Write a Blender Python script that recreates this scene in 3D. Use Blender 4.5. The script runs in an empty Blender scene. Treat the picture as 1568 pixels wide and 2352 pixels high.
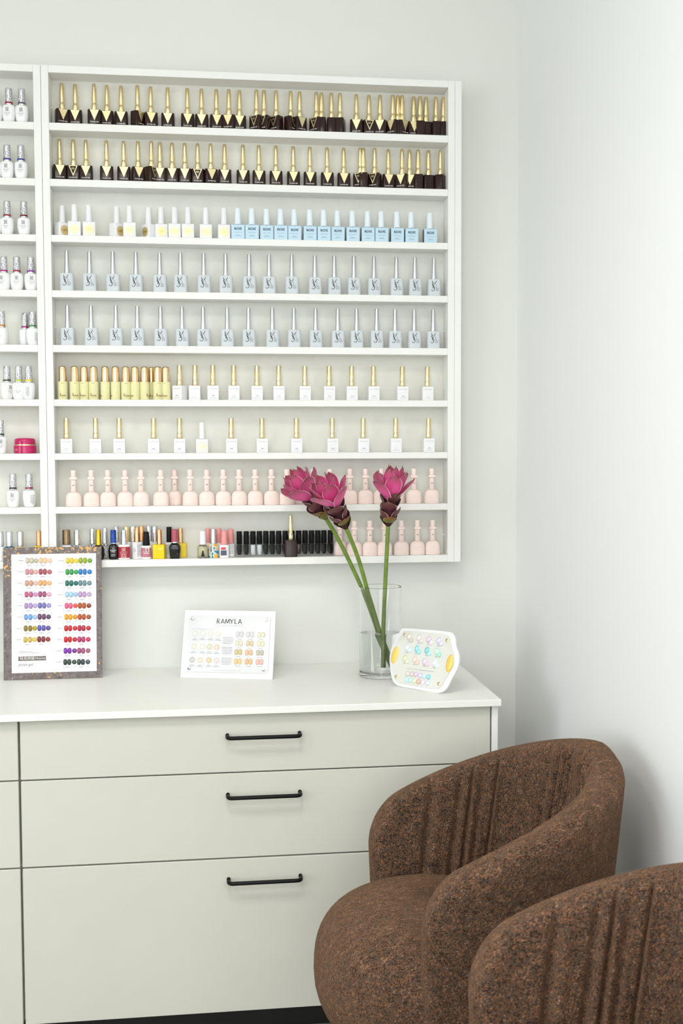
import bpy, bmesh, math, random
import numpy as np
from mathutils import Vector, Matrix

random.seed(7)
scene = bpy.context.scene
COL = scene.collection

# ------------------------------------------------------------------ camera
F_PX, PITCH, YAW, ROLL = 2503.82, .05425, .12196, -.00337
CAM = Vector((-.01338, -2.62, 1.21892))
_cy, _sy, _cp, _sp = math.cos(YAW), math.sin(YAW), math.cos(PITCH), math.sin(PITCH)
FWD = Vector((_sy*_cp, _cy*_cp, -_sp))
_r0 = Vector((_cy, -_sy, 0)); _u0 = _r0.cross(FWD)
RIGHT = math.cos(ROLL)*_r0 + math.sin(ROLL)*_u0
UP = -math.sin(ROLL)*_r0 + math.cos(ROLL)*_u0
cam_data = bpy.data.cameras.new('camera')
cam = bpy.data.objects.new('camera', cam_data); COL.objects.link(cam)
cam_data.sensor_fit = 'VERTICAL'; cam_data.sensor_height = 36.0; cam_data.sensor_width = 24.0
cam_data.lens = F_PX/2352*36.0
cam_data.clip_start = .02
M = Matrix((RIGHT, UP, -FWD)).transposed().to_4x4(); M.translation = CAM
cam.matrix_world = M
cam_data.dof.use_dof = True; cam_data.dof.focus_distance = 2.3; cam_data.dof.aperture_fstop = 7.0
scene.camera = cam

# ------------------------------------------------------------------ light and exposure
world = bpy.data.worlds.new('world'); scene.world = world; world.use_nodes = True
world.node_tree.nodes['Background'].inputs[0].default_value = (.80, .90, 1.0, 1)
world.node_tree.nodes['Background'].inputs[1].default_value = 1.0
vs = scene.view_settings
vs.view_transform = 'Standard'; vs.look = 'None'; vs.gamma = 1.0; vs.use_curve_mapping = False
vs.exposure = -0.61

def area(name, loc, direction, sx, sy, power, color, spread=math.pi):
    l = bpy.data.lights.new(name, 'AREA'); l.shape = 'RECTANGLE'; l.size = sx; l.size_y = sy
    l.energy = power; l.color = color; l.spread = spread
    o = bpy.data.objects.new(name, l); COL.objects.link(o)
    o.location = loc; o.rotation_euler = Vector(direction).to_track_quat('-Z', 'Y').to_euler()
    return o
# daylight entering by the windows of the left and the rear wall, and the ceiling panels
area('window_daylight_left', (-2.93, -3.0, 1.45), (1, 0, 0), 2.2, 1.9, 60, (.89, .96, 1.0), 2.15)
area('window_daylight_rear', (-.35, -4.63, 1.45), (0, 1, 0), 1.9, 1.9, 54, (.985, .99, .975))
CEIL = 2.75
PANELS = [(-.2, -2.0), (-1.5, -2.0), (-.2, -3.5), (-1.5, -3.5)]
for x, y in PANELS:
    area('ceiling_panel_light', (x, y, CEIL-.035), (0, 0, -1), .56, .56, 16, (1.0, .98, .95), 2.5)

# ------------------------------------------------------------------ helpers: view rays, colours, materials
def ray(px, py): return FWD + RIGHT*((px-784)/F_PX) + UP*((1176-py)/F_PX)
def at_y(px, py, y): d = ray(px, py); return CAM + d*((y-CAM.y)/d.y)
def at_z(px, py, z): d = ray(px, py); return CAM + d*((z-CAM.z)/d.z)

def lin(h):
    if isinstance(h, str):
        h = h.lstrip('#'); h = [int(h[i:i+2], 16)/255 for i in (0, 2, 4)]
    return tuple((c/12.92 if c <= .04045 else ((c+.055)/1.055)**2.4) for c in h) + (1.0,)

MATS = {}
def mat(name, col, rough=.5, metal=0.0, spec=.5, coat=0.0, noise=0.0, nscale=40, bump=0.0, bscale=200, trans=0.0, ior=1.45, sheen=0.0, sub=0.0):
    """principled material with a slight procedural variation of colour and relief"""
    if name in MATS: return MATS[name]
    m = bpy.data.materials.new(name); m.use_nodes = True
    nt = m.node_tree; b = nt.nodes['Principled BSDF']
    c = lin(col) if isinstance(col, str) else tuple(col)
    b.inputs['Roughness'].default_value = rough; b.inputs['Metallic'].default_value = metal
    b.inputs['Specular IOR Level'].default_value = spec; b.inputs['Coat Weight'].default_value = coat
    b.inputs['Transmission Weight'].default_value = trans; b.inputs['IOR'].default_value = ior
    b.inputs['Sheen Weight'].default_value = sheen
    tc = nt.nodes.new('ShaderNodeTexCoord')
    nz = nt.nodes.new('ShaderNodeTexNoise'); nz.inputs['Scale'].default_value = nscale; nz.inputs['Detail'].default_value = 3
    nt.links.new(tc.outputs['Object'], nz.inputs['Vector'])
    rp = nt.nodes.new('ShaderNodeValToRGB')
    k = max(noise, .01)
    rp.color_ramp.elements[0].position = .3; rp.color_ramp.elements[1].position = .7
    rp.color_ramp.elements[0].color = tuple(max(0, v*(1-k)) for v in c[:3]) + (1,)
    rp.color_ramp.elements[1].color = tuple(min(1, v*(1+k)) for v in c[:3]) + (1,)
    nt.links.new(nz.outputs['Fac'], rp.inputs['Fac']); nt.links.new(rp.outputs['Color'], b.inputs['Base Color'])
    if bump > 0:
        n2 = nt.nodes.new('ShaderNodeTexNoise'); n2.inputs['Scale'].default_value = bscale; n2.inputs['Detail'].default_value = 4
        nt.links.new(tc.outputs['Object'], n2.inputs['Vector'])
        bp = nt.nodes.new('ShaderNodeBump'); bp.inputs['Strength'].default_value = bump; bp.inputs['Distance'].default_value = .002
        nt.links.new(n2.outputs['Fac'], bp.inputs['Height']); nt.links.new(bp.outputs['Normal'], b.inputs['Normal'])
    MATS[name] = m
    return m

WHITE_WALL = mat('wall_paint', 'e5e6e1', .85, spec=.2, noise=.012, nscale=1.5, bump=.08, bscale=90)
RIGHT_WALL_LIT = mat('wall_paint_lit', 'f0f1f0', .85, spec=.2, noise=.012, nscale=1.5, bump=.08, bscale=90)  # same wall paint, lightened: the side wall's stronger light put into its colour
CEIL_PAINT = mat('ceiling_paint', 'f4f4f0', .9, spec=.1, noise=.01)
FLOOR_M = mat('floor_vinyl', '8d8a84', .5, noise=.12, nscale=6)
MELAMINE = mat('white_melamine', 'f0f0ec', .42, spec=.35, noise=.012, nscale=12, bump=.02, bscale=500)
PANEL_BACK = mat('back_panel_board', 'e6e6de', .6, spec=.25, noise=.02, nscale=30, bump=.03, bscale=350)
WORKTOP = mat('worktop_laminate', 'eeeee8', .38, spec=.4, noise=.01, nscale=12)
DRAWER = mat('drawer_lacquer', 'cecec3', .5, spec=.3, noise=.012, nscale=8, bump=.02, bscale=600)
DARK = mat('dark_plinth', '151413', .5, noise=.1)
BLACK_METAL = mat('black_handle_metal', '08080a', .45, spec=.25, noise=.1)

# ------------------------------------------------------------------ helpers: meshes and objects
def mesh(name, verts, faces, smooth=False, m=None, uvs=None):
    me = bpy.data.meshes.new(name); me.from_pydata([tuple(v) for v in verts], [], faces); me.update()
    if smooth:
        me.polygons.foreach_set('use_smooth', [True]*len(me.polygons))
    if m: me.materials.append(m)
    return me
def smooth_by_angle(me, deg=35):
    bm = bmesh.new(); bm.from_mesh(me)
    for f in bm.faces: f.smooth = True
    for e in bm.edges:
        if len(e.link_faces) == 2 and e.calc_face_angle(0) > math.radians(deg): e.smooth = False
    bm.to_mesh(me); bm.free(); return me
def obj(name, me, parent=None, loc=None, m=None, rot=None):
    o = bpy.data.objects.new(name, me); COL.objects.link(o)
    if parent is not None: o.parent = parent
    if name in PRINT: o['kind'] = 'stuff'
    if loc is not None: o.location = loc
    if rot is not None: o.rotation_euler = rot
    if m is not None:
        if len(me.materials) == 0: me.materials.append(m)
        else:
            o.material_slots[0].link = 'OBJECT'; o.material_slots[0].material = m
    return o
def thing(name, label, cat, loc=(0, 0, 0), rotz=0.0, group=None):
    o = bpy.data.objects.new(name, None); COL.objects.link(o); o.empty_display_size = .02
    o.location = loc; o.rotation_euler = (0, 0, rotz)
    tag(o, label, cat, group); return o
PRINT = ('lettering', 'small_print', 'caption_print', 'back_print', 'banner_lettering', 'embossing', 'barcode', 'number_mark', 'shade_name')
def tag(o, label, cat, group=None):
    o['label'] = label; o['category'] = cat
    if group: o['group'] = group
    return o
def struct(name, me, m=None, **k):
    o = obj(name, me, m=m, **k); o['kind'] = 'structure'; return o

def box_mesh(name, lo, hi, m=None, bevel=0.0, seg=1):
    bm = bmesh.new()
    bmesh.ops.create_cube(bm, size=1)
    for v in bm.verts:
        v.co = Vector([lo[i] + (v.co[i]+.5)*(hi[i]-lo[i]) for i in range(3)])
    if bevel > 0:
        bmesh.ops.bevel(bm, geom=bm.edges[:], offset=bevel, segments=seg, profile=.5, affect='EDGES')
    me = bpy.data.meshes.new(name); bm.to_mesh(me); bm.free()
    if m: me.materials.append(m)
    return me
def lathe(name, prof, seg=20, m=None, sharp=40, cap=True, sx=1.0, sy=1.0):
    """surface of revolution of [(r, z)] from bottom to top"""
    V, Fc = [], []
    for r, z in prof:
        for k in range(seg):
            a = 2*math.pi*k/seg
            V.append((sx*r*math.cos(a), sy*r*math.sin(a), z))
    n = len(prof)
    for i in range(n-1):
        for k in range(seg):
            k2 = (k+1) % seg
            Fc.append((i*seg+k, i*seg+k2, (i+1)*seg+k2, (i+1)*seg+k))
    if cap:
        Fc.append(tuple(reversed(range(seg)))); Fc.append(tuple(range((n-1)*seg, n*seg)))
    me = mesh(name, V, Fc, m=m)
    return smooth_by_angle(me, sharp)
def rrect(w, d, r, seg=4):
    pts = []
    for cx, cy, a0 in ((w/2-r, d/2-r, 0), (-w/2+r, d/2-r, 90), (-w/2+r, -d/2+r, 180), (w/2-r, -d/2+r, 270)):
        for k in range(seg+1):
            a = math.radians(a0+90*k/seg); pts.append((cx+r*math.cos(a), cy+r*math.sin(a)))
    return pts
def prism(name, layers, m=None, sharp=35):
    """loft of equal-length outlines [(pts, z)] closed at both ends"""
    V, Fc = [], []
    n = len(layers[0][0])
    for pts, z in layers: V += [(x, y, z) for x, y in pts]
    for i in range(len(layers)-1):
        for k in range(n):
            k2 = (k+1) % n
            Fc.append((i*n+k, i*n+k2, (i+1)*n+k2, (i+1)*n+k))
    Fc.append(tuple(reversed(range(n)))); Fc.append(tuple(range((len(layers)-1)*n, len(layers)*n)))
    return smooth_by_angle(mesh(name, V, Fc, m=m), sharp)
def rbox(name, w, d, h, r, top=.0015, m=None, seg=4, z0=0.0, bot=.0008):
    L = [(rrect(w-2*bot, d-2*bot, max(r-bot, .0003), seg), z0), (rrect(w, d, r, seg), z0+bot), (rrect(w, d, r, seg), z0+h-top)]
    L.append((rrect(w-.6*top, d-.6*top, max(r-.3*top, .0003), seg), z0+h-.3*top))
    L.append((rrect(w-2*top, d-2*top, max(r-top, .0003), seg), z0+h))
    return prism(name, L, m)

class Flat:
    """collects flat print (x right, y up) that is then laid on a surface"""
    def __init__(s): s.V, s.F = [], []
    def quad(s, x0, y0, x1, y1):
        n = len(s.V); s.V += [(x0, y0), (x1, y0), (x1, y1), (x0, y1)]; s.F.append((n, n+1, n+2, n+3))
    def tri(s, a, b, c):
        n = len(s.V); s.V += [a, b, c]; s.F.append((n, n+1, n+2))
    def ribbon(s, pts, w):
        """stroke of width w; w may be a list"""
        P = [Vector(p) for p in pts]; n0 = len(s.V)
        ws = w if isinstance(w, (list, tuple)) else [w]*len(P)
        for i, p in enumerate(P):
            d = (P[min(i+1, len(P)-1)]-P[max(i-1, 0)])
            if d.length < 1e-9: d = Vector((1, 0))
            d.normalize(); nrm = Vector((-d.y, d.x))*(ws[i]/2)
            s.V += [tuple(p-nrm), tuple(p+nrm)]
        for i in range(len(P)-1):
            a = n0+2*i; s.F.append((a, a+2, a+3, a+1))
    def disc(s, cx, cy, r, seg=8):
        n = len(s.V); s.V += [(cx+r*math.cos(2*math.pi*k/seg), cy+r*math.sin(2*math.pi*k/seg)) for k in range(seg)]
        s.F.append(tuple(range(n, n+seg)))
    def text(s, body, cx, cy, h, width=None, bold=0.0, shear=0.0, space=1.0):
        """lettering centred on cx with capital height h and baseline cy"""
        cu = bpy.data.curves.new('lettering', 'FONT'); cu.body = body; cu.size = 1.0; cu.resolution_u = 2
        cu.offset = bold; cu.shear = shear; cu.space_character = space
        o = bpy.data.objects.new('lettering', cu)
        COL.objects.link(o)
        dg = bpy.context.evaluated_depsgraph_get(); dg.update()
        me = o.evaluated_get(dg).to_mesh()
        vs_ = [(v.co.x, v.co.y) for v in me.vertices]; fs = [tuple(p.vertices) for p in me.polygons]
        o.evaluated_get(dg).to_mesh_clear(); bpy.data.objects.remove(o); bpy.data.curves.remove(cu)
        if not vs_: return
        x0 = min(v[0] for v in vs_); x1 = max(v[0] for v in vs_)
        ky = h/.729
        kx = width/(x1-x0) if width else ky
        n = len(s.V)
        s.V += [(cx+(x-(x0+x1)/2)*kx, cy+y*ky) for x, y in vs_]
        s.F += [tuple(i+n for i in f) for f in fs]
    def lines(s, x0, x1, ys, h, cell=.0011, seed=0):
        """rows of print too small to read: short marks like words"""
        rnd = random.Random(seed)
        for y in ys:
            x = x0
            while x < x1:
                w = cell*rnd.uniform(1.2, 3.4); w = min(w, x1-x)
                s.quad(x, y-h/2, x+w, y+h/2); x += w+cell*.7
    def on_plane(s, name, m, y=0.0, thick=0.00012):
        """lie in the XZ plane facing -Y at depth y"""
        V = [(a, y-thick, b) for a, b in s.V]
        return mesh(name, V, s.F, m=m)
    def on_cyl(s, name, m, r, ry=None, zfun=None):
        ry = ry or r
        V = []
        for a, b in s.V:
            rr = (zfun(b) if zfun else r)+.00015; k = rr/r
            t = a/r; V.append((rr*math.sin(t), -(ry*k+.0001)*math.cos(t), b))
        return mesh(name, V, s.F, m=m)

INK = mat('black_ink', '1c1c22', .6)
INK_NAVY = mat('navy_ink', '1d3a5e', .6)
INK_GREY = mat('grey_ink', '8d9096', .7)
INK_WHITE = mat('white_ink', 'eeeae4', .6)
INK_BROWN = mat('brown_ink', '8a5a30', .6)

# ================================================================== THE ROOM
XW, XL, YR = .7435, -3.0, -4.7          # right wall, left wall, rear wall
def slab(name, lo, hi, m): return struct(name, box_mesh(name, lo, hi, m))
slab('floor', (XL-.1, YR-.1, -.08), (XW+.1, .1, 0), FLOOR_M)
slab('ceiling', (XL-.1, YR-.1, CEIL), (XW+.1, .1, CEIL+.1), CEIL_PAINT)
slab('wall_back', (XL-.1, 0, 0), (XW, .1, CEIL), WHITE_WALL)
slab('wall_right', (XW, YR, 0), (XW+.1, .1, CEIL), RIGHT_WALL_LIT)
def wall_with_window(name, horizontal, c0, c1, pos, thick, w0, w1, z0, z1):
    """wall made of four pieces of one mesh around a window opening"""
    bm = bmesh.new()
    def add(a0, a1, b0, b1):
        if horizontal: lo, hi = (a0, pos-thick, b0), (a1, pos, b1)
        else: lo, hi = (pos-thick, a0, b0), (pos, a1, b1)
        r = bmesh.ops.create_cube(bm, size=1)
        for v in r['verts']: v.co = Vector([lo[i]+(v.co[i]+.5)*(hi[i]-lo[i]) for i in range(3)])
    add(c0, w0, 0, CEIL); add(w1, c1, 0, CEIL); add(w0, w1, 0, z0); add(w0, w1, z1, CEIL)
    me = bpy.data.meshes.new(name); bm.to_mesh(me); bm.free(); me.materials.append(WHITE_WALL)
    return struct(name, me)
wall_with_window('wall_left', False, YR, 0, XL, .1, -4.15, -1.85, .5, 2.4)
wall_with_window('wall_rear', True, XL, XW, YR, .1, -1.5, .6, .5, 2.4)
FRAME_M = mat('window_frame_paint', 'eeeeec', .5)
PANE_M = mat('window_pane_glass', 'f4f8ff', .02, trans=1.0, ior=1.45)
def window(n, horizontal, pos, w0, w1, z0, z1):
    f = bmesh.new()
    def add(a0, a1, b0, b1, d0=.03, d1=.075):
        lo, hi = ((a0, pos-d1, b0), (a1, pos-d0, b1)) if horizontal else ((pos-d1, a0, b0), (pos-d0, a1, b1))
        r = bmesh.ops.create_cube(f, size=1)
        for v in r['verts']: v.co = Vector([lo[i]+(v.co[i]+.5)*(hi[i]-lo[i]) for i in range(3)])
    t = .05; mid = (w0+w1)/2
    add(w0, w1, z0, z0+t); add(w0, w1, z1-t, z1); add(w0, w0+t, z0+t, z1-t); add(w1-t, w1, z0+t, z1-t); add(mid-t/2, mid+t/2, z0+t, z1-t)
    me = bpy.data.meshes.new('window_frame'); f.to_mesh(me); f.free(); me.materials.append(FRAME_M)
    o = struct('window_%d' % n, me)
    for a0, a1 in ((w0+t, mid-t/2), (mid+t/2, w1-t)):
        lo, hi = ((a0, pos-.056, z0+t), (a1, pos-.050, z1-t)) if horizontal else ((pos-.056, a0, z0+t), (pos-.050, a1, z1-t))
        obj('pane', box_mesh('pane', lo, hi, PANE_M), o)
window(1, False, XL, -4.15, -1.85, .5, 2.4)
window(2, True, YR, -1.5, .6, .5, 2.4)
LAMP_M = bpy.data.materials.new('ceiling_panel_diffuser'); LAMP_M.use_nodes = True
_b = LAMP_M.node_tree.nodes['Principled BSDF']; _b.inputs['Emission Color'].default_value = (1, .97, .9, 1); _b.inputs['Emission Strength'].default_value = 6
for i, (x, y) in enumerate(PANELS):
    t = thing('ceiling_lamp', ['square ceiling lamp panel nearest the shelves and side wall', 'square ceiling lamp panel by the shelves on the window side',
              'square ceiling lamp panel behind the viewer by the side wall', 'square ceiling lamp panel behind the viewer on the window side'][i], 'lamp', (x, y, CEIL), group='ceiling lamp panels')
    obj('frame', box_mesh('frame', (-.3, -.3, -.03), (.3, .3, 0), FRAME_M, .004), t)
    obj('diffuser', box_mesh('diffuser', (-.285, -.285, -.032), (.285, .285, -.0302), LAMP_M), t)

# ================================================================== WALL SHELVES
ZO = .165
SH_T = [2.25395, 2.12746, 2.0028, 1.878, 1.75399, 1.63082, 1.50754, 1.38463, 1.26208, 1.13861]
SH_B = [2.23787, 2.1109, 1.98675, 1.86259, 1.73851, 1.61475, 1.49241, 1.36992, 1.24679, 1.12158]
SH_T = [z-ZO for z in SH_T]; SH_B = [z-ZO for z in SH_B]
YS, YB = -.06588, -.0115                 # front of the shelves, face of their back panel
PIN_M = mat('shelf_pin_plastic', 'fbfbfb', .4)
def shelf_unit(label, xo0, xi0, xi1, xo1, end=None):
    t = thing('wall_shelf_unit', label, 'shelf unit', ((xo0+xo1)/2, -.03, SH_B[-1]))
    off = Vector(t.location)
    def part(n, lo, hi, m=MELAMINE, bev=.0006):
        return obj(n, box_mesh(n, Vector(lo)-off, Vector(hi)-off, m, bev), t)
    part('side_panel', (xo0, YS, SH_B[-1]), (xi0, -.0005, SH_T[0]))
    part('side_panel', (xi1, YS, SH_B[-1]), (xo1, -.0005, SH_T[0]))
    if end: part('end_panel', (xo1+.0004, YS, SH_B[-1]), (end, -.0005, SH_T[0]))
    for i in range(10):
        part('shelf', (xi0+.0001, YS+.0004, SH_B[i]), (xi1-.0001, YB+.0002, SH_T[i]))
    part('back_panel', (xi0, YB, SH_B[-1]+.001), (xi1, -.003, SH_T[0]-.001), PANEL_BACK, 0)
    pin = lathe('shelf_pin', [(.0026, 0), (.0026, .0012), (.0018, .0018)], 8, PIN_M)
    for i in (1, 5, 9):
        for x, ry in ((xi0, math.pi/2), (xi1, -math.pi/2)):
            obj('shelf_pin', pin, t, Vector((x, -.022, SH_T[i]+.045))-off, rot=(0, ry, 0))
    return t
shelf_unit('white nine-tier wall shelf unit full of polish bottles above the dresser', -.37558, -.35925, .55515, .5711, .58731)
shelf_unit('white wall shelf unit cut off by the photo edge, with silver capped bottles', -1.3230, -1.3067, -.3926, -.3763)

# ================================================================== DRESSER AND WORKTOP
YF = -.42178
Z_CT, Z_CB = .70686, .69259
G1, G2, DB = .56918, .39175, .07005
def handle_mesh():
    """round bar pull with bent ends, standing off the drawer front"""
    hw, so, r = .0735, .027, .0040
    pts = [Vector((-hw, 0, 0)), Vector((-hw, -so+.009, 0))]
    for k in range(1, 6):
        a = math.pi/2*k/5; pts.append(Vector((-hw+.009*(1-math.cos(a)), -so+.009-.009*math.sin(a), 0)))
    pts += [Vector((-p.x, p.y, p.z)) for p in reversed(pts)]
    V, Fc = [], []; seg = 10
    for i, p in enumerate(pts):
        d = (pts[min(i+1, len(pts)-1)]-pts[max(i-1, 0)]).normalized()
        n1 = d.cross(Vector((0, 0, 1))).normalized()
        for k in range(seg):
            a = 2*math.pi*k/seg; V.append(p+n1*(r*math.cos(a))+Vector((0, 0, r*math.sin(a))))
    for i in range(len(pts)-1):
        for k in range(seg):
            k2 = (k+1) % seg; Fc.append((i*seg+k, i*seg+k2, (i+1)*seg+k2, (i+1)*seg+k))
    Fc += [tuple(range(seg)), tuple(reversed(range((len(pts)-1)*seg, len(pts)*seg)))]
    return mesh('handle', V, Fc, True, BLACK_METAL)
HANDLE = handle_mesh()
def cabinet(label, x0, x1, end):
    t = thing('drawer_cabinet', label, 'cabinet', ((x0+x1)/2, -.2, 0)); off = Vector(t.location)
    def part(n, lo, hi, m=DRAWER, bev=.0008, par=t):
        return obj(n, box_mesh(n, Vector(lo)-off, Vector(hi)-off, m, bev), par)
    part('body', (x0-.002, YF+.0225, DB), (x1+(.0 if end else .0005), -.004, Z_CB-.0012), MELAMINE)
    part('plinth', (x0, YF+.06, 0), (x1, YF+.08, DB-.001), DARK)
    if end: part('side_panel', (x1+.0032, YF, 0), (end, -.004, Z_CB-.0003), MELAMINE)
    hx = at_y(605, 1685, YF).x + (x0+.38806)
    for zb, zt, zh in ((G1+.0014, Z_CB-.0035, .6471), (G2+.0016, G1-.0014, .5249), (DB, G2-.0016, .3493)):
        d = part('drawer', (x0, YF, zb), (x1, YF+.0215, zt), DRAWER, .0011)
        obj('handle', HANDLE, d, Vector((hx, YF, zh))-off)
    return t
cabinet('cream three-drawer cabinet with black bar handles beside the chairs', -.38806, .5680, .5845)
cabinet('cream drawer cabinet mostly cut off by the photo edge', -1.3470, -.3926, None)
wt = obj('countertop', box_mesh('countertop', (-1.36, -.43978, Z_CB), (.58676, -.0005, Z_CT), WORKTOP, .0012, 2))
tag(wt, 'long white laminate worktop lying over the drawer cabinets', 'worktop')

# ================================================================== TUB CHAIRS
def tweed():
    m = bpy.data.materials.new('brown_tweed'); m.use_nodes = True; nt = m.node_tree; b = nt.nodes['Principled BSDF']
    N = nt.nodes.new; L = nt.links.new
    tc = N('ShaderNodeTexCoord'); mp = N('ShaderNodeMapping'); mp.inputs['Rotation'].default_value = (.5, .6, .35); mp.inputs['Scale'].default_value = (1, 1.9, 1.25)
    L(tc.outputs['Object'], mp.inputs['Vector'])
    v = N('ShaderNodeTexVoronoi'); v.inputs['Scale'].default_value = 420; v.inputs['Randomness'].default_value = 1
    L(mp.outputs['Vector'], v.inputs['Vector'])
    sep = N('ShaderNodeSeparateColor'); L(v.outputs['Color'], sep.inputs['Color'])
    nz = N('ShaderNodeTexNoise'); nz.inputs['Scale'].default_value = 55; nz.inputs['Detail'].default_value = 3; L(mp.outputs['Vector'], nz.inputs['Vector'])
    mix = N('ShaderNodeMath'); mix.operation = 'MULTIPLY_ADD'; mix.inputs[1].default_value = .52
    L(sep.outputs['Red'], mix.inputs[0])
    sc = N('ShaderNodeMath'); sc.operation = 'MULTIPLY'; sc.inputs[1].default_value = .42; L(nz.outputs['Fac'], sc.inputs[0]); L(sc.outputs[0], mix.inputs[2])
    rp = N('ShaderNodeValToRGB'); cr = rp.color_ramp
    cr.elements[0].position = .08; cr.elements[0].color = lin('120d0a')
    cr.elements[1].position = .95; cr.elements[1].color = lin('cfab8a')
    for p, c in ((.28, '33261f'), (.42, '504843'), (.52, '56402f'), (.66, '76503a'), (.80, '94765f')):
        e = cr.elements.new(p); e.color = lin(c)
    L(mix.outputs[0], rp.inputs['Fac']); L(rp.outputs['Color'], b.inputs['Base Color'])
    b.inputs['Roughness'].default_value = .95; b.inputs['Specular IOR Level'].default_value = .1
    b.inputs['Sheen Weight'].default_value = .32; b.inputs['Sheen Roughness'].default_value = .6; b.inputs['Sheen Tint'].default_value = lin('c49a78')
    bp = N('ShaderNodeBump'); bp.inputs['Strength'].default_value = .65; bp.inputs['Distance'].default_value = .0025
    L(v.outputs['Distance'], bp.inputs['Height']); bp.invert = True; L(bp.outputs['Normal'], b.inputs['Normal'])
    return m
TWEED = tweed()
SEAM_M = mat('seam_thread', '2c2019', .9, noise=.1)

CH_A, CH_B, CH_L = .269, .208, .0998          # back reach, half width, arm length of the shell's middle line
CH_HB, CH_HA = .7095, .5216                  # height at the back and at the arm fronts
def shell_path(n=460):
    """middle line of the shell in plan, from the far arm front round the back to the near arm front: (x, y, nx, ny, s)"""
    pts = []
    m = 400
    for k in range(m+1):
        pts.append((-CH_L*(1-k/m), CH_B-.012*(1-k/m)**2))
    for k in range(1, m+1):
        a = math.pi/2*(1-k/m)
        ca, sa = math.cos(a), math.sin(a); e = 2/2.2508
        pts.append((CH_A*abs(ca)**e, CH_B*abs(sa)**e))
    pts += [(x, -y) for x, y in reversed(pts[:-1])]
    P = np.array(pts); d = np.r_[0, np.cumsum(np.hypot(*np.diff(P, axis=0).T))]
    T = d[-1]
    # more stations near the arm fronts
    u = np.linspace(0, 1, n); u = u - .5*np.sin(2*math.pi*u)/(2*math.pi)*.9
    s = u*T
    X = np.interp(s, d, P[:, 0]); Y = np.interp(s, d, P[:, 1])
    dx = np.gradient(X, s); dy = np.gradient(Y, s); l = np.hypot(dx, dy)
    return X, Y, -dy/l*1.0, dx/l*1.0, s, T
PLEATS = [(.128, .011, .008), (.190, .010, .0075), (.214, .015, .0042), (.238, .006, .0040), (.268, .014, .0028), (.392, .006, .0060), (.424, .012, .0046), (.450, .013, .0036), (.470, .008, .0036)]
def chair_shell():
    X, Y, NX, NY, S, T = shell_path()
    NX, NY = -NX, -NY                       # outward
    if NX[len(X)//2] < 0: NX, NY = -NX, -NY
    V, Fc = [], []
    ZB, RIM = .215, 8
    no, ni = 22, 30
    per = no+ni+RIM+1
    for i in range(len(X)):
        s = S[i]; d_end = min(s, T-s); q = min(d_end/(T/2), 1)
        sm = q*q*(3-2*q)
        h = CH_HA + (CH_HB-CH_HA)*(.2069*sm+.7931*q**.5144)
        t = .052 + .014*sm
        # rounded arm front: thickness and height close in
        rc = .062
        if d_end < rc: h -= rc*(1-math.sqrt(max(0, 1-(1-d_end/rc)**2)))*.95
        e = t*.5
        ts = math.sqrt(max(0, 1-(1-min(d_end/e, 1))**2)); tt = max(t*ts, .0015)
        half = tt/2
        def pl(z):
            if s > T/2: sp_ = T-s
            else: sp_ = s
            sp_ += .15*(h-z)
            w = 0
            for ps, dp, wd in PLEATS:
                w += dp*math.exp(-((sp_-ps)/wd)**2)
                w -= .45*dp*math.exp(-((sp_-ps-2.1*wd)/(1.6*wd))**2)
            zf = min(1, max(0, (h-z)/.03))*.85+.15
            return w*zf
        def lean(z): return .21*(CH_HB-.05-z) if z < CH_HB-.05 else 0
        hr = min(half*.85, .03)
        for k in range(no):
            z = ZB+(h-hr-ZB)*k/(no-1)
            o = half-lean(z)*.46
            V.append((X[i]+NX[i]*o, Y[i]+NY[i]*o, z))
        for k in range(1, RIM+1):
            a = math.pi*k/(RIM+1); o = half*math.cos(a)-lean(h-hr)*.46; z = h-hr+hr*math.sin(a)
            o += pl(z)*max(0, -math.cos(a))
            V.append((X[i]+NX[i]*o, Y[i]+NY[i]*o, z))
        for k in range(ni+1):
            z = h-hr-(h-hr-ZB)*k/ni
            o = -half-lean(z)*.46 + pl(z)
            V.append((X[i]+NX[i]*o, Y[i]+NY[i]*o, z))
    n = per
    for i in range(len(X)-1):
        for k in range(n):
            k2 = (k+1) % n
            Fc.append((i*n+k, (i+1)*n+k, (i+1)*n+k2, i*n+k2))
    Fc.append(tuple(range(n))); Fc.append(tuple(reversed(range((len(X)-1)*n, len(X)*n))))
    me = mesh('back_shell', V, Fc, True, TWEED)
    bm = bmesh.new(); bm.from_mesh(me); bmesh.ops.recalc_face_normals(bm, faces=bm.faces); bm.to_mesh(me); bm.free()
    return me
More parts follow.
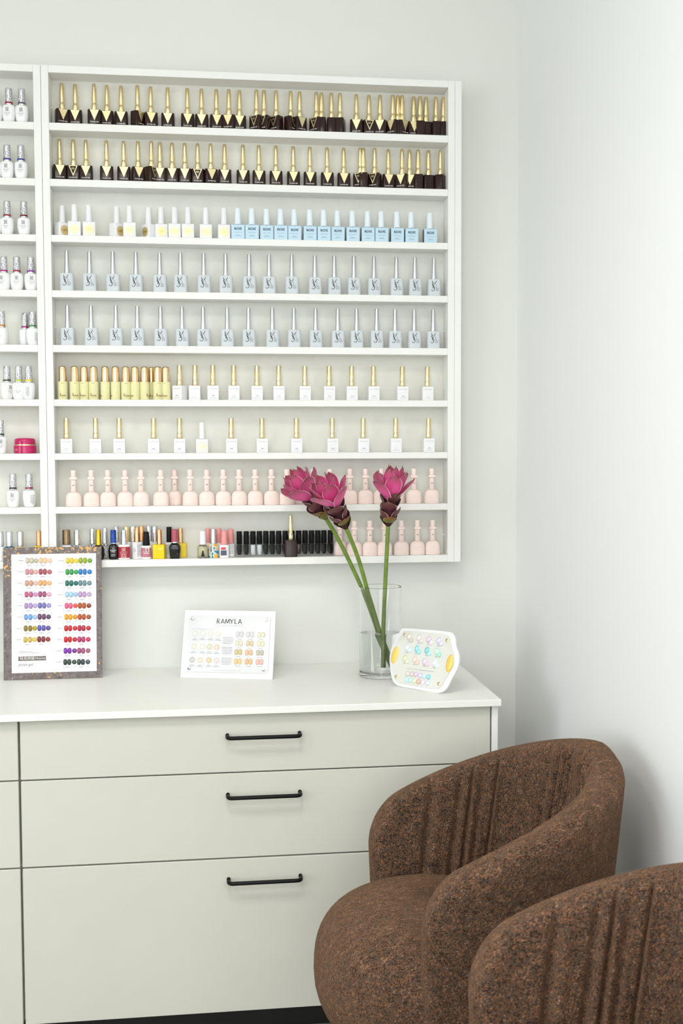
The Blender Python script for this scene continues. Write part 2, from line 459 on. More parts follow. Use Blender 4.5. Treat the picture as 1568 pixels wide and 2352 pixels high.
def chair_seat():
    """thick round seat with a soft edge and gathered front"""
    V, Fc = [], []
    ZT, ZBm = .447, .205; na, nr = 128, 30
    cx, ax_f, ax_b, by = -.02, .210, .215, .190
    for j in range(nr+1):
        a = math.pi*j/nr - math.pi/2
        e = .52
        rr = abs(math.cos(a))**e; zz = math.copysign(abs(math.sin(a))**.74, math.sin(a))
        zc = (ZT+ZBm)/2; hz = (ZT-ZBm)/2
        for k in range(na):
            th = 2*math.pi*k/na; c, s = math.cos(th), math.sin(th)
            ex = 2/2.3
            px = math.copysign(abs(c)**ex, c)*(ax_b if c > 0 else ax_f); py = math.copysign(abs(s)**ex, s)*by
            f = rr
            low = max(0, -zz); f *= 1-.16*low*low                     # narrows underneath
            z = zc+hz*zz
            if zz > 0: z += .012*(1-rr**2)-.010*max(0, px/ax_b if px > 0 else 0)
            # gathers on the lower front, on either side of its middle
            if zz < .1 and rr > .5 and c < -.1:
                g = abs(py)/by
                band = math.exp(-((g-.52)/.2)**2)
                f *= 1 + .026*band*math.sin(py*330)*min(1, (.1-zz)*2.2)
            V.append((cx+px*f, py*f, z))
    for j in range(nr):
        for k in range(na):
            k2 = (k+1) % na; Fc.append((j*na+k, j*na+k2, (j+1)*na+k2, (j+1)*na+k))
    Fc.append(tuple(reversed(range(na)))); Fc.append(tuple(range(nr*na, (nr+1)*na)))
    return mesh('seat', V, Fc, True, TWEED)
def tube(name, pts, r, seg=8, m=None, taper=None):
    V, Fc = [], []; P = [Vector(p) for p in pts]
    ref = Vector((0, 1, 0))
    for i, p in enumerate(P):
        d = (P[min(i+1, len(P)-1)]-P[max(i-1, 0)]).normalized()
        n1 = d.cross(ref)
        if n1.length < 1e-4: n1 = d.cross(Vector((1, 0, 0)))
        n1.normalize(); n2 = d.cross(n1)
        rr = r if taper is None else taper[i]
        for k in range(seg):
            a = 2*math.pi*k/seg; V.append(p+n1*(rr*math.cos(a))+n2*(rr*math.sin(a)))
    for i in range(len(P)-1):
        for k in range(seg):
            k2 = (k+1) % seg; Fc.append((i*seg+k, i*seg+k2, (i+1)*seg+k2, (i+1)*seg+k))
    Fc += [tuple(reversed(range(seg))), tuple(range((len(P)-1)*seg, len(P)*seg))]
    return mesh(name, V, Fc, True, m)
SHELL, SEAT = chair_shell(), chair_seat()
LEG = tube('leg', [(.03, 0, .16), (.16, 0, .10), (.25, 0, .012)], .014, 10, BLACK_METAL, [.017, .015, .012])
COLUMN = lathe('pedestal', [(.032, .10), (.032, .17), (.026, .18), (.026, .225), (.11, .228), (.11, .236)], 20, BLACK_METAL)
def chair(label, loc, rot):
    t = thing('tub_chair', label, 'chair', loc, rot, 'brown tub chairs')
    obj('seat', SEAT, t); obj('back_shell', SHELL, t)
    obj('pedestal', COLUMN, t)
    for k in range(4): obj('leg', LEG, t, rot=(0, 0, math.pi/4+k*math.pi/2))
    return t
chair('brown tweed tub chair nearer the drawers, whole seat in view', (.3903, -.806, 0), .075)
chair('brown tweed tub chair in the foreground corner, mostly cut off', (.42, -1.39, 0), -.05)
# ================================================================== POLISH BOTTLES
GOLD = mat('polished_gold', 'efdcae', .22, 1.0, noise=.03, nscale=60)
GOLD_FLAT = mat('gold_foil', 'e8d8a8', .34, .85, noise=.04, nscale=90)
BROWN_GLASS = mat('dark_brown_glass', '2a1512', .2, spec=.35, coat=.1, noise=.08)
SATIN_SILVER = mat('satin_silver', 'd3d6da', .28, 1.0, noise=.03)
CHROME = mat('chrome_cap', 'dcdfe3', .12, 1.0, noise=.03)
GREY_FROST = mat('frosted_grey', 'd0d6da', .5, noise=.02)
WHITE_GLOSS = mat('white_gloss', 'f4f4f4', .22, coat=.2, noise=.01)
WHITE_SATIN = mat('white_satin', 'eeeef0', .5, noise=.01)
PALE_BLUE = mat('pale_blue_label', 'c4dfee', .55, noise=.02)
DEEP_TEAL = mat('deep_teal_glass', '1f4a66', .25, noise=.08)
ICE_WHITE = mat('ice_blue_cap', 'e6eff5', .5, noise=.015)
YELLOW_PALE = mat('pale_yellow_card', 'ebe7b2', .5, noise=.02)
ROSE_GOLD = mat('rose_gold_cap', 'eccfa6', .22, 1.0, noise=.03)
COPPER = mat('copper_cap', 'eab084', .2, 1.0, noise=.03)
PINK_MATT = mat('pale_pink_matt', 'f9e4dc', .62, noise=.02)
CLEAR_GLASS = mat('clear_glass', 'ffffff', .03, trans=1.0, ior=1.45)
BLACK_GLOSS = mat('black_gloss', '0b0b0d', .2, coat=.3, noise=.1)
BLACK_CAP = mat('black_cap', '0b0c0e', .4, spec=.25, noise=.1)
YELLOW = mat('strong_yellow', 'f0cf00', .35, noise=.02)
MAGENTA = mat('magenta_plastic', 'c0045c', .18, coat=.4, noise=.05)
RED_LABEL = mat('crimson_label', 'b02a3a', .5, noise=.03)
PINK_CAP = mat('coral_pink_cap', 'eb9a98', .45, noise=.02)
BLUE_FOIL = mat('blue_foil', '27479a', .25, .4, noise=.45, nscale=260)
PINK_GLITTER = mat('pink_glitter', 'b05468', .4, .2, noise=.35, nscale=700)
BRONZE = mat('bronze_cap', '8f7a5c', .25, .9, noise=.08)
def patterned(name, c1, c2, scale, metal):
    m = bpy.data.materials.new(name); m.use_nodes = True; nt = m.node_tree; b = nt.nodes['Principled BSDF']
    tc = nt.nodes.new('ShaderNodeTexCoord'); v = nt.nodes.new('ShaderNodeTexVoronoi'); v.feature = 'DISTANCE_TO_EDGE'; v.inputs['Scale'].default_value = scale
    rp = nt.nodes.new('ShaderNodeValToRGB'); rp.color_ramp.elements[0].position = .05; rp.color_ramp.elements[0].color = lin(c2); rp.color_ramp.elements[1].position = .10; rp.color_ramp.elements[1].color = lin(c1)
    nt.links.new(tc.outputs['Object'], v.inputs['Vector']); nt.links.new(v.outputs['Distance'], rp.inputs['Fac']); nt.links.new(rp.outputs['Color'], b.inputs['Base Color'])
    b.inputs['Metallic'].default_value = metal; b.inputs['Roughness'].default_value = .2
    MATS[name] = m; return m
PATTERN_CAP = patterned('silver_patterned_cap', 'f2f2f4', '74747e', 330, .6)
PATTERN_DARK = patterned('black_white_pattern', 'e8e8e8', '17171b', 260, .1)
LIQUID_BLACK = mat('black_polish', '050506', .6, spec=.1, noise=.1)
LIQUID_CLEAR = mat('clear_polish', 'e4eaec', .2, noise=.02)
LIQUID_BROWN = mat('brown_polish', '3a1a0e', .2, noise=.1)
LIQUID_OIL = mat('pale_oil', 'ece4b8', .2, noise=.03)
SPLASH = None
def splash():
    m = bpy.data.materials.new('splashed_print'); m.use_nodes = True; nt = m.node_tree; b = nt.nodes['Principled BSDF']
    tc = nt.nodes.new('ShaderNodeTexCoord'); nz = nt.nodes.new('ShaderNodeTexNoise'); nz.inputs['Scale'].default_value = 110; nz.inputs['Detail'].default_value = 2
    rp = nt.nodes.new('ShaderNodeValToRGB'); cr = rp.color_ramp
    cr.elements[0].position = .3; cr.elements[0].color = lin('0b4f7a'); cr.elements[1].position = .72; cr.elements[1].color = lin('e2561a')
    for p, c in ((.42, '0f86ad'), (.5, 'cfe7ea'), (.57, 'f1c23a')):
        e = cr.elements.new(p); e.color = lin(c)
    nt.links.new(tc.outputs['Object'], nz.inputs['Vector']); nt.links.new(nz.outputs['Fac'], rp.inputs['Fac']); nt.links.new(rp.outputs['Color'], b.inputs['Base Color'])
    b.inputs['Roughness'].default_value = .25
    return m
SPLASH = splash()

def cap_prof(r0, r1, z0, z1, rnd=.0012):
    """simple tapering cap from z0 to z1 with a soft top"""
    return [(r0, z0), (r0, z0+.0005), (r1, z1-rnd), (r1-.3*rnd, z1-.3*rnd), (r1-rnd, z1)]

K = {}      # kind -> list of (part name, mesh, [sub-parts])
# --- brown bottle with a gold V and a long gold cap
b_body = rbox('body', .0300, .0215, .0400, .0048, .0018, BROWN_GLASS)
fl = Flat(); fl.tri((-.0102, .0388), (0, .0150), (.0102, .0388)); b_v = fl.on_plane('gold_triangle', GOLD_FLAT, -.01075)
fl = Flat(); fl.tri((-.0078, .0374), (0, .0192), (.0078, .0374)); b_vd = fl.on_plane('dark_triangle', BROWN_GLASS, -.01087)
fl = Flat(); fl.text('KS', 0, .0300, .0042); b_ks = fl.on_plane('monogram', GOLD_FLAT, -.01099)
fl = Flat(); fl.text('KAISE\u00b7ISE', 0, .0106, .0026, .0185, .012); b_t = fl.on_plane('lettering', INK_WHITE, -.01075)
fl = Flat(); fl.lines(-.0095, .0095, [.012+.0022*k for k in range(10)], .0009, .0009, 3); b_back = fl.on_plane('back_print', mat('taupe_ink', '8a766c', .6), -.01075)
b_cap = lathe('cap', [(.0063, .0400), (.0065, .0405), (.0065, .0512), (.0062, .0524), (.0052, .0548), (.0050, .0565), (.0054, .0600), (.0056, .0650), (.0044, .0975), (.0041, .0988), (.0032, .0996)], 16, GOLD)
K['brown'] = [('body', b_body, []), ('gold_triangle', b_v, []), ('lettering', b_t, []), ('cap', b_cap, [])]
K['brown_outline'] = [('body', b_body, []), ('gold_triangle', b_v, []), ('dark_triangle', b_vd, []), ('monogram', b_ks, []), ('lettering', b_t, []), ('cap', b_cap, [])]
K['brown_back'] = [('body', b_body, []), ('back_print', b_back, []), ('cap', b_cap, [])]
# --- white bottle with a gold medallion
w_body = rbox('body', .0285, .0220, .0320, .0022, .0010, WHITE_SATIN)
w_cap = lathe('cap', [(.0040, .0320), (.0040, .0330)] + cap_prof(.0072, .0066, .0330, .0710, .0010), 20, WHITE_SATIN)
md = lathe('medallion', [(.0106, 0), (.0108, .0004), (.0106, .0009), (.0096, .0010), (.0092, .0007), (.0012, .0007)], 24, mat('medallion_gold', 'ecd9a4', .32, 1.0, noise=.1, nscale=500), 20)
fl = Flat(); fl.text('SM', 0, -.0030, .0062, .0100); w_t = fl.on_plane('lettering', mat('medallion_relief', 'c9a758', .3, 1.0), -.01195)
w_t.transform(Matrix.Translation((0, 0, .0146)))
md.transform(Matrix.Translation((0, -.0110, .0146)) @ Matrix.Rotation(math.pi/2, 4, 'X'))
K['white_medallion'] = [('body', w_body, []), ('medallion', md, [('lettering', w_t)]), ('cap', w_cap, [])]
# --- pale blue bottle
r_body = rbox('body', .0318, .0200, .0330, .0020, .0016, DEEP_TEAL)
r_lab = box_mesh('front_label', (-.01555, -.0104, .0004), (.01555, -.0099, .0326), PALE_BLUE, .0002)
r_top = rbox('shoulder', .0312, .0194, .0009, .0018, .0004, PALE_BLUE, z0=.0326)
r_cap = lathe('cap', cap_prof(.0079, .0067, .0345, .0718, .0012), 20, ICE_WHITE)
r_ring = lathe('neck_ring', [(.0076, .0330), (.0076, .0346)], 16, INK_NAVY)
def roxi(sub):
    f = Flat(); f.text('ROXI', 0, .0212, .0053, .0165, .035)
    for sx in (-.0073, -.0040): f.quad(sx-.0012, .0211, sx+.0012, .0217)
    f.quad(.0066, .0211, .0088, .0217); f.quad(.0066, .0260, .0088, .0266)
    a = f.on_plane('lettering', INK_NAVY, -.0104)
    g = Flat(); g.text(sub, 0, .0144, .0017, .0165); g.lines(-.0045, .0045, [.0090], .0008, .0008, 5); g.lines(-.0070, .0070, [.0069], .0008, .0008, 6)
    return a, g.on_plane('small_print', mat('steel_blue_ink', '6f8fa8', .6), -.0104)
for nm, sub in (('blue', 'GEL POLISH'), ('blue_builder', 'BUILDER GEL')):
    a, g = roxi(sub)
    K[nm] = [('body', r_body, []), ('front_label', r_lab, [('lettering', a), ('small_print', g)]), ('shoulder', r_top, []), ('neck_ring', r_ring, []), ('cap', r_cap, [])]
# --- grey frosted bottle with a monogram
y_body = rbox('body', .0312, .0230, .0405, .0068, .0022, GREY_FROST, 5)
y_cap = lathe('cap', cap_prof(.0061, .0044, .0408, .0922, .0006), 20, SATIN_SILVER)
fl = Flat()
def arc(cx, cy, r, a0, a1, n=12, ry=None): return [(cx+r*math.cos(math.radians(a0+(a1-a0)*k/n)), cy+(ry or r)*math.sin(math.radians(a0+(a1-a0)*k/n))) for k in range(n+1)]
mm = .001
sc_ = lambda pts: [(x*mm, z*mm) for x, z in pts]
fl.ribbon(sc_([(-6.3, 35.6), (-5.0, 31.0), (-3.6, 25.0), (-2.4, 19.5)]), [.0015, .0013, .0010, .0007])
fl.ribbon(sc_([(3.9, 35.8), (1.2, 31.4), (-1.6, 27.0), (-4.2, 20.8), (-5.0, 18.6)]), [.0012, .0011, .0008, .0010, .0016])
fl.ribbon(sc_([(-1.2, 30.6), (-3.4, 31.2), (-5.6, 29.2), (-6.0, 26.6), (-4.4, 24.0), (-1.8, 21.6), (-.6, 18.4), (-1.4, 14.6), (-4.2, 12.4), (-7.2, 13.2), (-8.8, 15.8)]), [.0006, .0009, .0011, .0012, .0014, .0016, .0016, .0014, .0012, .0012, .0008])
fl.ribbon(sc_([(-.2, 30.9), (2.2, 30.6), (1.6, 29.0), (3.2, 26.0)]), .0006)
y_logo = fl.on_plane('monogram', mat('ink_slate', '1f2a36', .5), -.0115)
fl = Flat()
for k, x in enumerate((3.4, 5.9, 8.4)):
    rnd = random.Random(k); z = 12.5
    top = 25.5 - 3.2*k
    while z < top:
        h_ = rnd.uniform(.9, 2.0); fl.quad((x-.7)*mm, z*mm, (x+.7*rnd.uniform(.3, 1))*mm, min(z+h_, top)*mm); z += h_+.7
y_small = fl.on_plane('small_print', mat('ink_slate_light', '5a6773', .5), -.0115)
K['grey'] = [('body', y_body, []), ('monogram', y_logo, []), ('small_print', y_small, []), ('cap', y_cap, [])]
# --- slim pale yellow bottle
t_body = lathe('body', [(.0106, 0), (.0111, .0006), (.0111, .0404), (.0107, .0412), (.0080, .0415)], 24, YELLOW_PALE)
t_cap = lathe('cap', [(.0086, .0415), (.0087, .0420), (.0085, .0720), (.0080, .0745), (.0068, .0762), (.0045, .0770)], 20, ROSE_GOLD)
fl = Flat()
def script(pts, w): fl.ribbon(sc_(pts), w)
s0 = .0007
script([(-6.6, 6.9), (-5.9, 11.6), (-5.2, 15.2), (-5.9, 15.0), (-6.2, 11.0), (-6.6, 6.9)], s0)
script([(-6.3, 9.2), (-4.2, 11.6), (-4.4, 10.4), (-5.6, 9.3), (-4.0, 7.4), (-2.9, 8.4)], s0)
script([(-.9, 10.4), (-2.2, 10.5), (-2.9, 8.8), (-2.2, 7.5), (-1.2, 8.6), (-.6, 10.5), (-.9, 8.2), (-.2, 7.5), (.7, 8.9), (1.0, 10.4), (.9, 8.0), (1.5, 7.5), (2.4, 9.2), (3.2, 10.9), (3.6, 8.8), (2.8, 7.4), (3.9, 7.8), (5.0, 8.8), (5.9, 10.2), (5.4, 10.8), (4.8, 9.2), (5.2, 7.6), (6.4, 7.7), (7.2, 9.0)], s0)
script([(.95, 11.6), (1.15, 12.3)], s0)
t_script = fl.on_cyl('lettering', INK_BROWN, .0111)
fl = Flat(); fl.lines(-.0040, .0040, [.0375], .0007, .0008, 2); fl.lines(-.0040, .0040, [.0040], .0006, .0008, 4); t_small = fl.on_cyl('small_print', mat('olive_ink', '8f8650', .6), .0111)
K['yellow_slim'] = [('body', t_body, []), ('lettering', t_script, []), ('small_print', t_small, []), ('cap', t_cap, [])]
# --- square white bottle with a gold cap
q_body = rbox('body', .0263, .0230, .0330, .0010, .0006, WHITE_SATIN)
q_cap = lathe('cap', [(.0064, .0334), (.0066, .0338), (.0066, .0455), (.0062, .0462), (.0058, .0464), (.0058, .0474), (.0061, .0476), (.0060, .0800), (.0056, .0806)], 12, GOLD)
q_neck = lathe('neck_ring', [(.0060, .0329), (.0060, .0335)], 12, mat('dark_gold', '6b5326', .3, .8))
fl = Flat(); fl.text('JUST FOR NAIL', 0, .0252, .0019, .0200); q_t = fl.on_plane('lettering', mat('grey_ink_mid', '9a9aa0', .7), -.0115)
fl = Flat(); fl.lines(-.0075, .0075, [.0062, .0040], .0007, .0010, 9); q_s = fl.on_plane('small_print', mat('grey_ink_pale', 'b9bbc0', .7), -.0115)
fl = Flat(); fl.lines(-.0032, .0032, [.0098], .0011, .0008, 12); q_c = fl.on_plane('shade_name', INK, -.0115)
K['white_gold'] = [('body', q_body, []), ('lettering', q_t, []), ('small_print', q_s, []), ('shade_name', q_c, []), ('neck_ring', q_neck, []), ('cap', q_cap, [])]
# --- pale pink bell bottle
p_body = lathe('body', [(.0170, 0), (.0180, .0008), (.0182, .0025), (.0182, .0170), (.0176, .0225), (.0160, .0270), (.0132, .0306), (.0095, .0327), (.0066, .0333)], 28, PINK_MATT, 50, sy=.66)
p_neck = lathe('neck', [(.0063, .0334), (.0066, .0338), (.0063, .0612), (.0059, .0615)], 18, PINK_MATT)
p_collar = rbox('collar', .0165, .0150, .0058, .0022, .0007, PINK_MATT, z0=.0617)
p_cap = lathe('cap', [(.0060, .0676), (.0062, .0680), (.0059, .0828), (.0054, .0834)], 18, PINK_MATT)
p_gap = lathe('neck_ring', [(.0055, .0330), (.0055, .0337)], 14, mat('rose_brown', '9a7468', .6))
fl = Flat()
for x in (-.0013, .0009): fl.ribbon([(x-.0006, .0478), (x+.0007, .0492)], .0009); fl.ribbon([(x+.0007, .0492), (x-.0006, .0497)], .0006)
p_mark = fl.on_cyl('number_mark', INK, .0066)
fl = Flat()
for k in range(12): fl.quad(-.0125+.0022*k, .0030, -.0116+.0022*k, .0056)
fl.ribbon(arc(0, .0155, .0035, 20, 320), .0005)
p_emb = fl.on_cyl('embossing', mat('pale_pink_emboss', 'f2d6cc', .6), .0182, .0182*.66)
K['pink'] = [('body', p_body, []), ('embossing', p_emb, []), ('neck', p_neck, [('number_mark', p_mark)]), ('neck_ring', p_gap, []), ('collar', p_collar, []), ('cap', p_cap, [])]
# --- small square glass bottle with a black cap
m_body = rbox('body', .0148, .0150, .0295, .0012, .0006, mat('thin_clear_glass', 'ffffff', .03, trans=1.0, ior=1.22))
m_in = prism('polish', [(rrect(.0060, .0075, .0028), .0040), (rrect(.0092, .0098, .0036), .0062), (rrect(.0108, .0112, .0036), .0110), (rrect(.0114, .0118, .0030), .0250), (rrect(.0100, .0100, .0030), .0275)], LIQUID_BLACK)
m_cap = lathe('cap', [(.0062, .0297), (.0064, .0302), (.0064, .0520), (.0060, .0524), (.0060, .0540), (.0065, .0544), (.0065, .0592), (.0058, .0600)], 16, BLACK_CAP)
K['mini'] = [('body', m_body, []), ('polish', m_in, []), ('cap', m_cap, [])]
# --- white glossy bottle with a patterned silver cap
i_body = prism('body', [(rrect(w, w*.80, w*.36, 6), z) for w, z in ((.0200, 0), (.0226, .0012), (.0256, .0060), (.0280, .0130), (.0294, .0220), (.0292, .0310), (.0282, .0350), (.0255, .0372), (.0200, .0384))], WHITE_GLOSS, 50)
i_cap = lathe('cap', [(.0084, .0452), (.0080, .0700), (.0077, .0752), (.0070, .0760)], 20, PATTERN_CAP)
i_ring = lathe('cap_foot', [(.0083, .0384), (.0085, .0388), (.0085, .0416)], 20, CHROME)
i_band = lathe('cap_band', [(.00855, .0416), (.00855, .0452)], 20, mat('dark_red_band', '8a1f30', .3, noise=.1))
fl = Flat()
for sx in (-1, 1):
    fl.ribbon([(sx*.0011, .0225), (sx*.0011, .0315)], .0009)
    fl.ribbon([(sx*.0011, .0315), (sx*.0030, .0310), (sx*.0036, .0290), (sx*.0026, .0272), (sx*.0014, .0268), (sx*.0030, .0252), (sx*.0042, .0224)], .0007)
i_logo = fl.on_plane('monogram', mat('dark_grey_ink', '3b3d44', .5), -.01178)
fl = Flat(); fl.lines(-.0068, .0068, [.0190], .0010, .0007, 21); fl.lines(-.0035, .0035, [.0160, .0142], .0006, .0006, 22); i_small = fl.on_plane('small_print', INK_GREY, -.01178)
K['white_logo'] = [('body', i_body, []), ('monogram', i_logo, []), ('small_print', i_small, []), ('cap_foot', i_ring, []), ('cap_band', i_band, []), ('cap', i_cap, [])]
fl = Flat(); fl.lines(.0010, .0105, [.0105+.0021*k for k in range(9)], .0008, .0008, 31); fl.text('GEL', .0066, .0072, .0022); i_bp = fl.on_plane('back_print', INK_GREY, -.01178)
K['white_logo_back'] = [('body', i_body, []), ('back_print', i_bp, []), ('cap_foot', i_ring, []), ('cap_band', i_band, []), ('cap', i_cap, [])]

ORD = ['first', 'second', 'third', 'fourth', 'fifth', 'sixth', 'seventh', 'eighth', 'ninth', 'tenth', 'eleventh', 'twelfth', 'thirteenth', 'fourteenth', 'fifteenth', 'sixteenth', 'seventeenth',
       'eighteenth', 'nineteenth', 'twentieth', 'twenty-first', 'twenty-second', 'twenty-third', 'twenty-fourth', 'twenty-fifth', 'twenty-sixth', 'twenty-seventh', 'twenty-eighth', 'twenty-ninth',
       'thirtieth', 'thirty-first', 'thirty-second', 'thirty-third', 'thirty-fourth']
def put(kind, name, label, loc, rot=0.0, group=None, cat='bottle', swap={}):
    t = thing(name, label, cat, loc, rot, group)
    for pn, me, subs in K[kind]:
        o = obj(pn, me, t, m=swap.get(pn))
        for sn, sm_ in subs: obj(sn, sm_, o, m=swap.get(sn))
    return t
SHELF = ['', 'top shelf', 'second shelf', 'third shelf', 'fourth shelf', 'fifth shelf', 'sixth shelf', 'seventh shelf', 'eighth shelf', 'bottom shelf']
def zs(row): return SH_T[row]+.0002
def x_at(px, row, y):
    """where a bottle seen at pixel px stands on a shelf, y deep"""
    py = 1176
    for _ in range(4):
        p = at_y(px, py, y); d = Vector((p.x, y, SH_T[row]+.03))-CAM
        py = 1176-F_PX*d.dot(UP)/d.dot(FWD)
    return at_y(px, py, y).x

# rows 1 and 2: (pixel of the cap top, turn in degrees, kind)
R1 = [(142.5, 192, 22, 0), (173.5, 196.6, 0, 0), (216.5, 193.3, 6, 0), (246, 199.4, -4, 0), (278.5, 199.4, 0, 0), (316.5, 201, 52, 0), (346.5, 203, 8, 0), (385.5, 207.8, 0, 0), (430.5, 207.3, 4, 0), (463, 209, 0, 0),
      (497, 212.5, 4, 0), (525.5, 213, -16, 0), (550, 209.5, 0, 0), (588.5, 212, -38, 1), (606, 215.3, -34, 1), (633.5, 212.5, -42, 1), (667, 217.3, 46, 1), (687.5, 218, 28, 0),
      (725.5, 220, -42, 1), (737.5, 223, 80, 2), (760.5, 220.5, 84, 2), (780, 219.5, 70, 2), (818, 220, -8, 0), (847, 226, 0, 1), (872, 222.4, -14, 0), (900.5, 227.5, -40, 0), (912.5, 231, 85, 2),
      (922, 224.4, 36, 0), (949.5, 224, 0, 0), (963.5, 232, 90, 2), (977.5, 226.5, 188, 2), (1000, 226.5, 88, 2), (1017, 225.3, 90, 2)]
R2 = [(137.5, 322.6, 10, 0), (169, 325, 0, 1), (198, 327, 0, 0), (245, 330, 4, 0), (284.5, 332, 3, 0), (317.5, 331.5, 14, 0), (348, 335, 50, 1), (367.5, 333, 0, 0), (395.5, 336.5, 0, 0), (424.5, 336.5, 0, 0),
      (454, 336.5, 0, 1), (484, 339.6, 12, 0), (516, 340, 0, 0), (558, 341, 0, 0), (594.5, 341.5, 0, 0), (633.5, 344, 0, 0), (673.5, 345.7, 0, 0), (711.5, 345.7, 0, 0), (751, 346.7, 0, 0), (789, 349, 0, 0),
      (826, 348.4, -32, 1), (833.5, 352.6, 80, 2), (859, 349.4, -34, 1), (891.5, 348, 0, 0), (922, 347, -30, 0), (940, 350.4, -6, 0), (959, 352, 86, 2), (983, 351, 190, 2), (1009.5, 349, 60, 2)]
BK = ['brown', 'brown_outline', 'brown_back']
for row, R in ((1, R1), (2, R2)):
    spots = []
    H = zs(row)+.0996
    for px, py, rot, kd in R:
        p = at_z(px, py, H)
        spots.append([0, min(max(p.y-.002, -.0535), -.0235), px, rot, kd])
    # keep the bodies clear of each other: turned boxes pushed apart in depth
    def half(rot):
        a = abs(math.radians(rot)); c, s = abs(math.cos(a)), abs(math.sin(a)); return .0153*c+.0110*s, .0153*s+.0110*c
    for q in spots: q[0] = x_at(q[2], row, q[1])
    for q in spots:
        hx, hy = half(q[3]); q[1] = min(max(q[1], YS+hy+.0006), YB-hy-.0006)
    for n, q in enumerate(spots):
        d = 'dark brown bottle with gold cap'
        lab = '%s %s from the left on the %s' % (ORD[n], d, SHELF[row])
        put(BK[q[4]], 'nail_polish_bottle', lab, (q[0], q[1], zs(row)), math.radians(q[3]), 'dark brown gold-capped bottles on the %s' % SHELF[row])
# row 3: white medallion bottles, then pale blue ones
for n, (px, rot, y) in enumerate([(143, 36, -.038), (171, 4, -.052), (204, 8, -.050), (268, 48, -.042), (297.5, 2, -.052), (341, -46, -.040), (370, 8, -.044), (401, 0, -.050), (431.6, 0, -.051), (472.6, 0, -.050), (514, 2, -.051)]):
    put('white_medallion', 'nail_polish_bottle', '%s white bottle with round gold medallion from the left on the third shelf' % ORD[n], (x_at(px, 3, y), y, zs(3)), math.radians(rot), 'white medallion bottles on the third shelf')
for n, px in enumerate([546, 578, 612, 644, 675.5, 711, 743, 774.6, 809, 843.7, 875, 911, 943.6, 986.5]):
    y = -.0515 + random.uniform(0, .004)
    put('blue_builder' if n in (4, 5, 9) else 'blue', 'nail_polish_bottle', '%s pale blue bottle with ice-white cap from the left on the third shelf' % ORD[n], (x_at(px, 3, y), y, zs(3)), 0, 'pale blue bottles on the third shelf')
# rows 4 and 5: grey frosted bottles with silver caps
for row, P in ((4, [154, 206, 259.5, 312.5, 367, 414.7, 468, 518.3, 572.3, 618, 670, 723, 767.4, 812.5, 858.7, 910, 952.5, 996]), (5, [155.6, 209.7, 266.6, 316, 369, 418.4, 466.7, 522, 570.8, 625.4, 675, 724.7, 775.6, 818.8, 864.8, 907, 951, 994.5])):
    for n, px in enumerate(P):
        y = -.047 + random.uniform(-.002, .004)
        put('grey', 'nail_polish_bottle', '%s grey frosted bottle with silver cap from the left on the %s' % (ORD[n], SHELF[row]), (x_at(px, row, y), y, zs(row)), math.radians(random.uniform(-3, 5)), 'grey frosted bottles on the %s' % SHELF[row])
# row 6: slim pale yellow bottles, then square white ones
for n, (px, rot, y) in enumerate([(144, 6, -.048), (171.4, 16, -.050), (193.4, -16, -.046), (215, 2, -.050), (241.6, -74, -.046), (265.3, -78, -.046), (288.8, 14, -.046), (310, -50, -.046), (332, 62, -.046), (347.7, 20, -.0275), (362, 22, -.050), (380.6, -16, -.046)]):
    put('yellow_slim', 'nail_polish_bottle', '%s slim pale yellow bottle with rose-gold cap from the left on the sixth shelf' % ORD[n], (x_at(px, 6, y), y, zs(6)), math.radians(rot), 'slim pale yellow bottles on the sixth shelf')
SHADE = ['101014', 'd8c8a8', '6b3a2a', 'c9905a', '7a4a3a', 'c8883c', 'a86038', 'b03030', 'b04030', 'c05840', '1a1a1a', 'dcc07a', 'd8a080', 'd8c8b0', '101010', '3a3030', '403a20', '3a3020', '6b4a3a', '1a1a20', '3a3a44', '141414', 'c8b890', '1a1a18']
sh_i = 0
for row, P in ((6, [(412.5, -34), (448, -8), (489, 0), (536.8, 0), (590, 0), (640, 0), (700, 0), (755.7, 0), (807.4, 0), (857.5, 0), (923.5, 0), (981, 0)]), (7, [(153, 3), (220, 0), (274, 2), (353, 0), (412.5, 0), (531, 3), (601.6, 0), (680.5, 0), (763, 2), (833.8, 0), (908.4, 0), (983.6, 0)])):
    for n, (px, rot) in enumerate(P):
        y = -.047 + random.uniform(-.002, .003)
        put('white_gold', 'nail_polish_bottle', '%s square white bottle with shiny gold cap from the left on the %s' % (ORD[n], SHELF[row]), (x_at(px, row, y), y, zs(row)), math.radians(rot), 'square white gold-capped bottles on the %s' % SHELF[row],
            swap={'shade_name': mat('shade_ink_'+SHADE[sh_i], SHADE[sh_i], .6)}); sh_i += 1
put('white_medallion', 'nail_polish_bottle', 'lone white bottle with gold medallion among gold-capped bottles on the seventh shelf', (x_at(464, 7, -.047), -.047, zs(7)), 0)
# rows 8 and 9: pale pink bell bottles
for n, px in enumerate([169, 210, 248, 287.5, 324, 369.4, 401, 436.8, 474.8, 512.7, 549, 586, 623.3, 658.6, 688, 719, 757, 803, 839, 874.5, 913, 950, 991]):
    y = -.0515 if px not in (401, 688, 913) else -.0262
    put('pink', 'nail_polish_bottle', '%s pale pink bell-shaped bottle from the left on the eighth shelf' % ORD[n], (x_at(px, 8, y), y, zs(8)), math.radians(random.uniform(-9, 9)*.5), 'pale pink bell bottles on the eighth shelf')
for n, px in enumerate([781, 813.5, 849, 883, 921.5, 958, 993]):
    y = -.0515 if px != 781 else -.0262
    put('pink', 'nail_polish_bottle', '%s pale pink bell-shaped bottle from the left on the bottom shelf' % ORD[n], (x_at(px, 9, y), y, zs(9)), math.radians(random.uniform(-4, 4)), 'pale pink bell bottles on the bottom shelf')
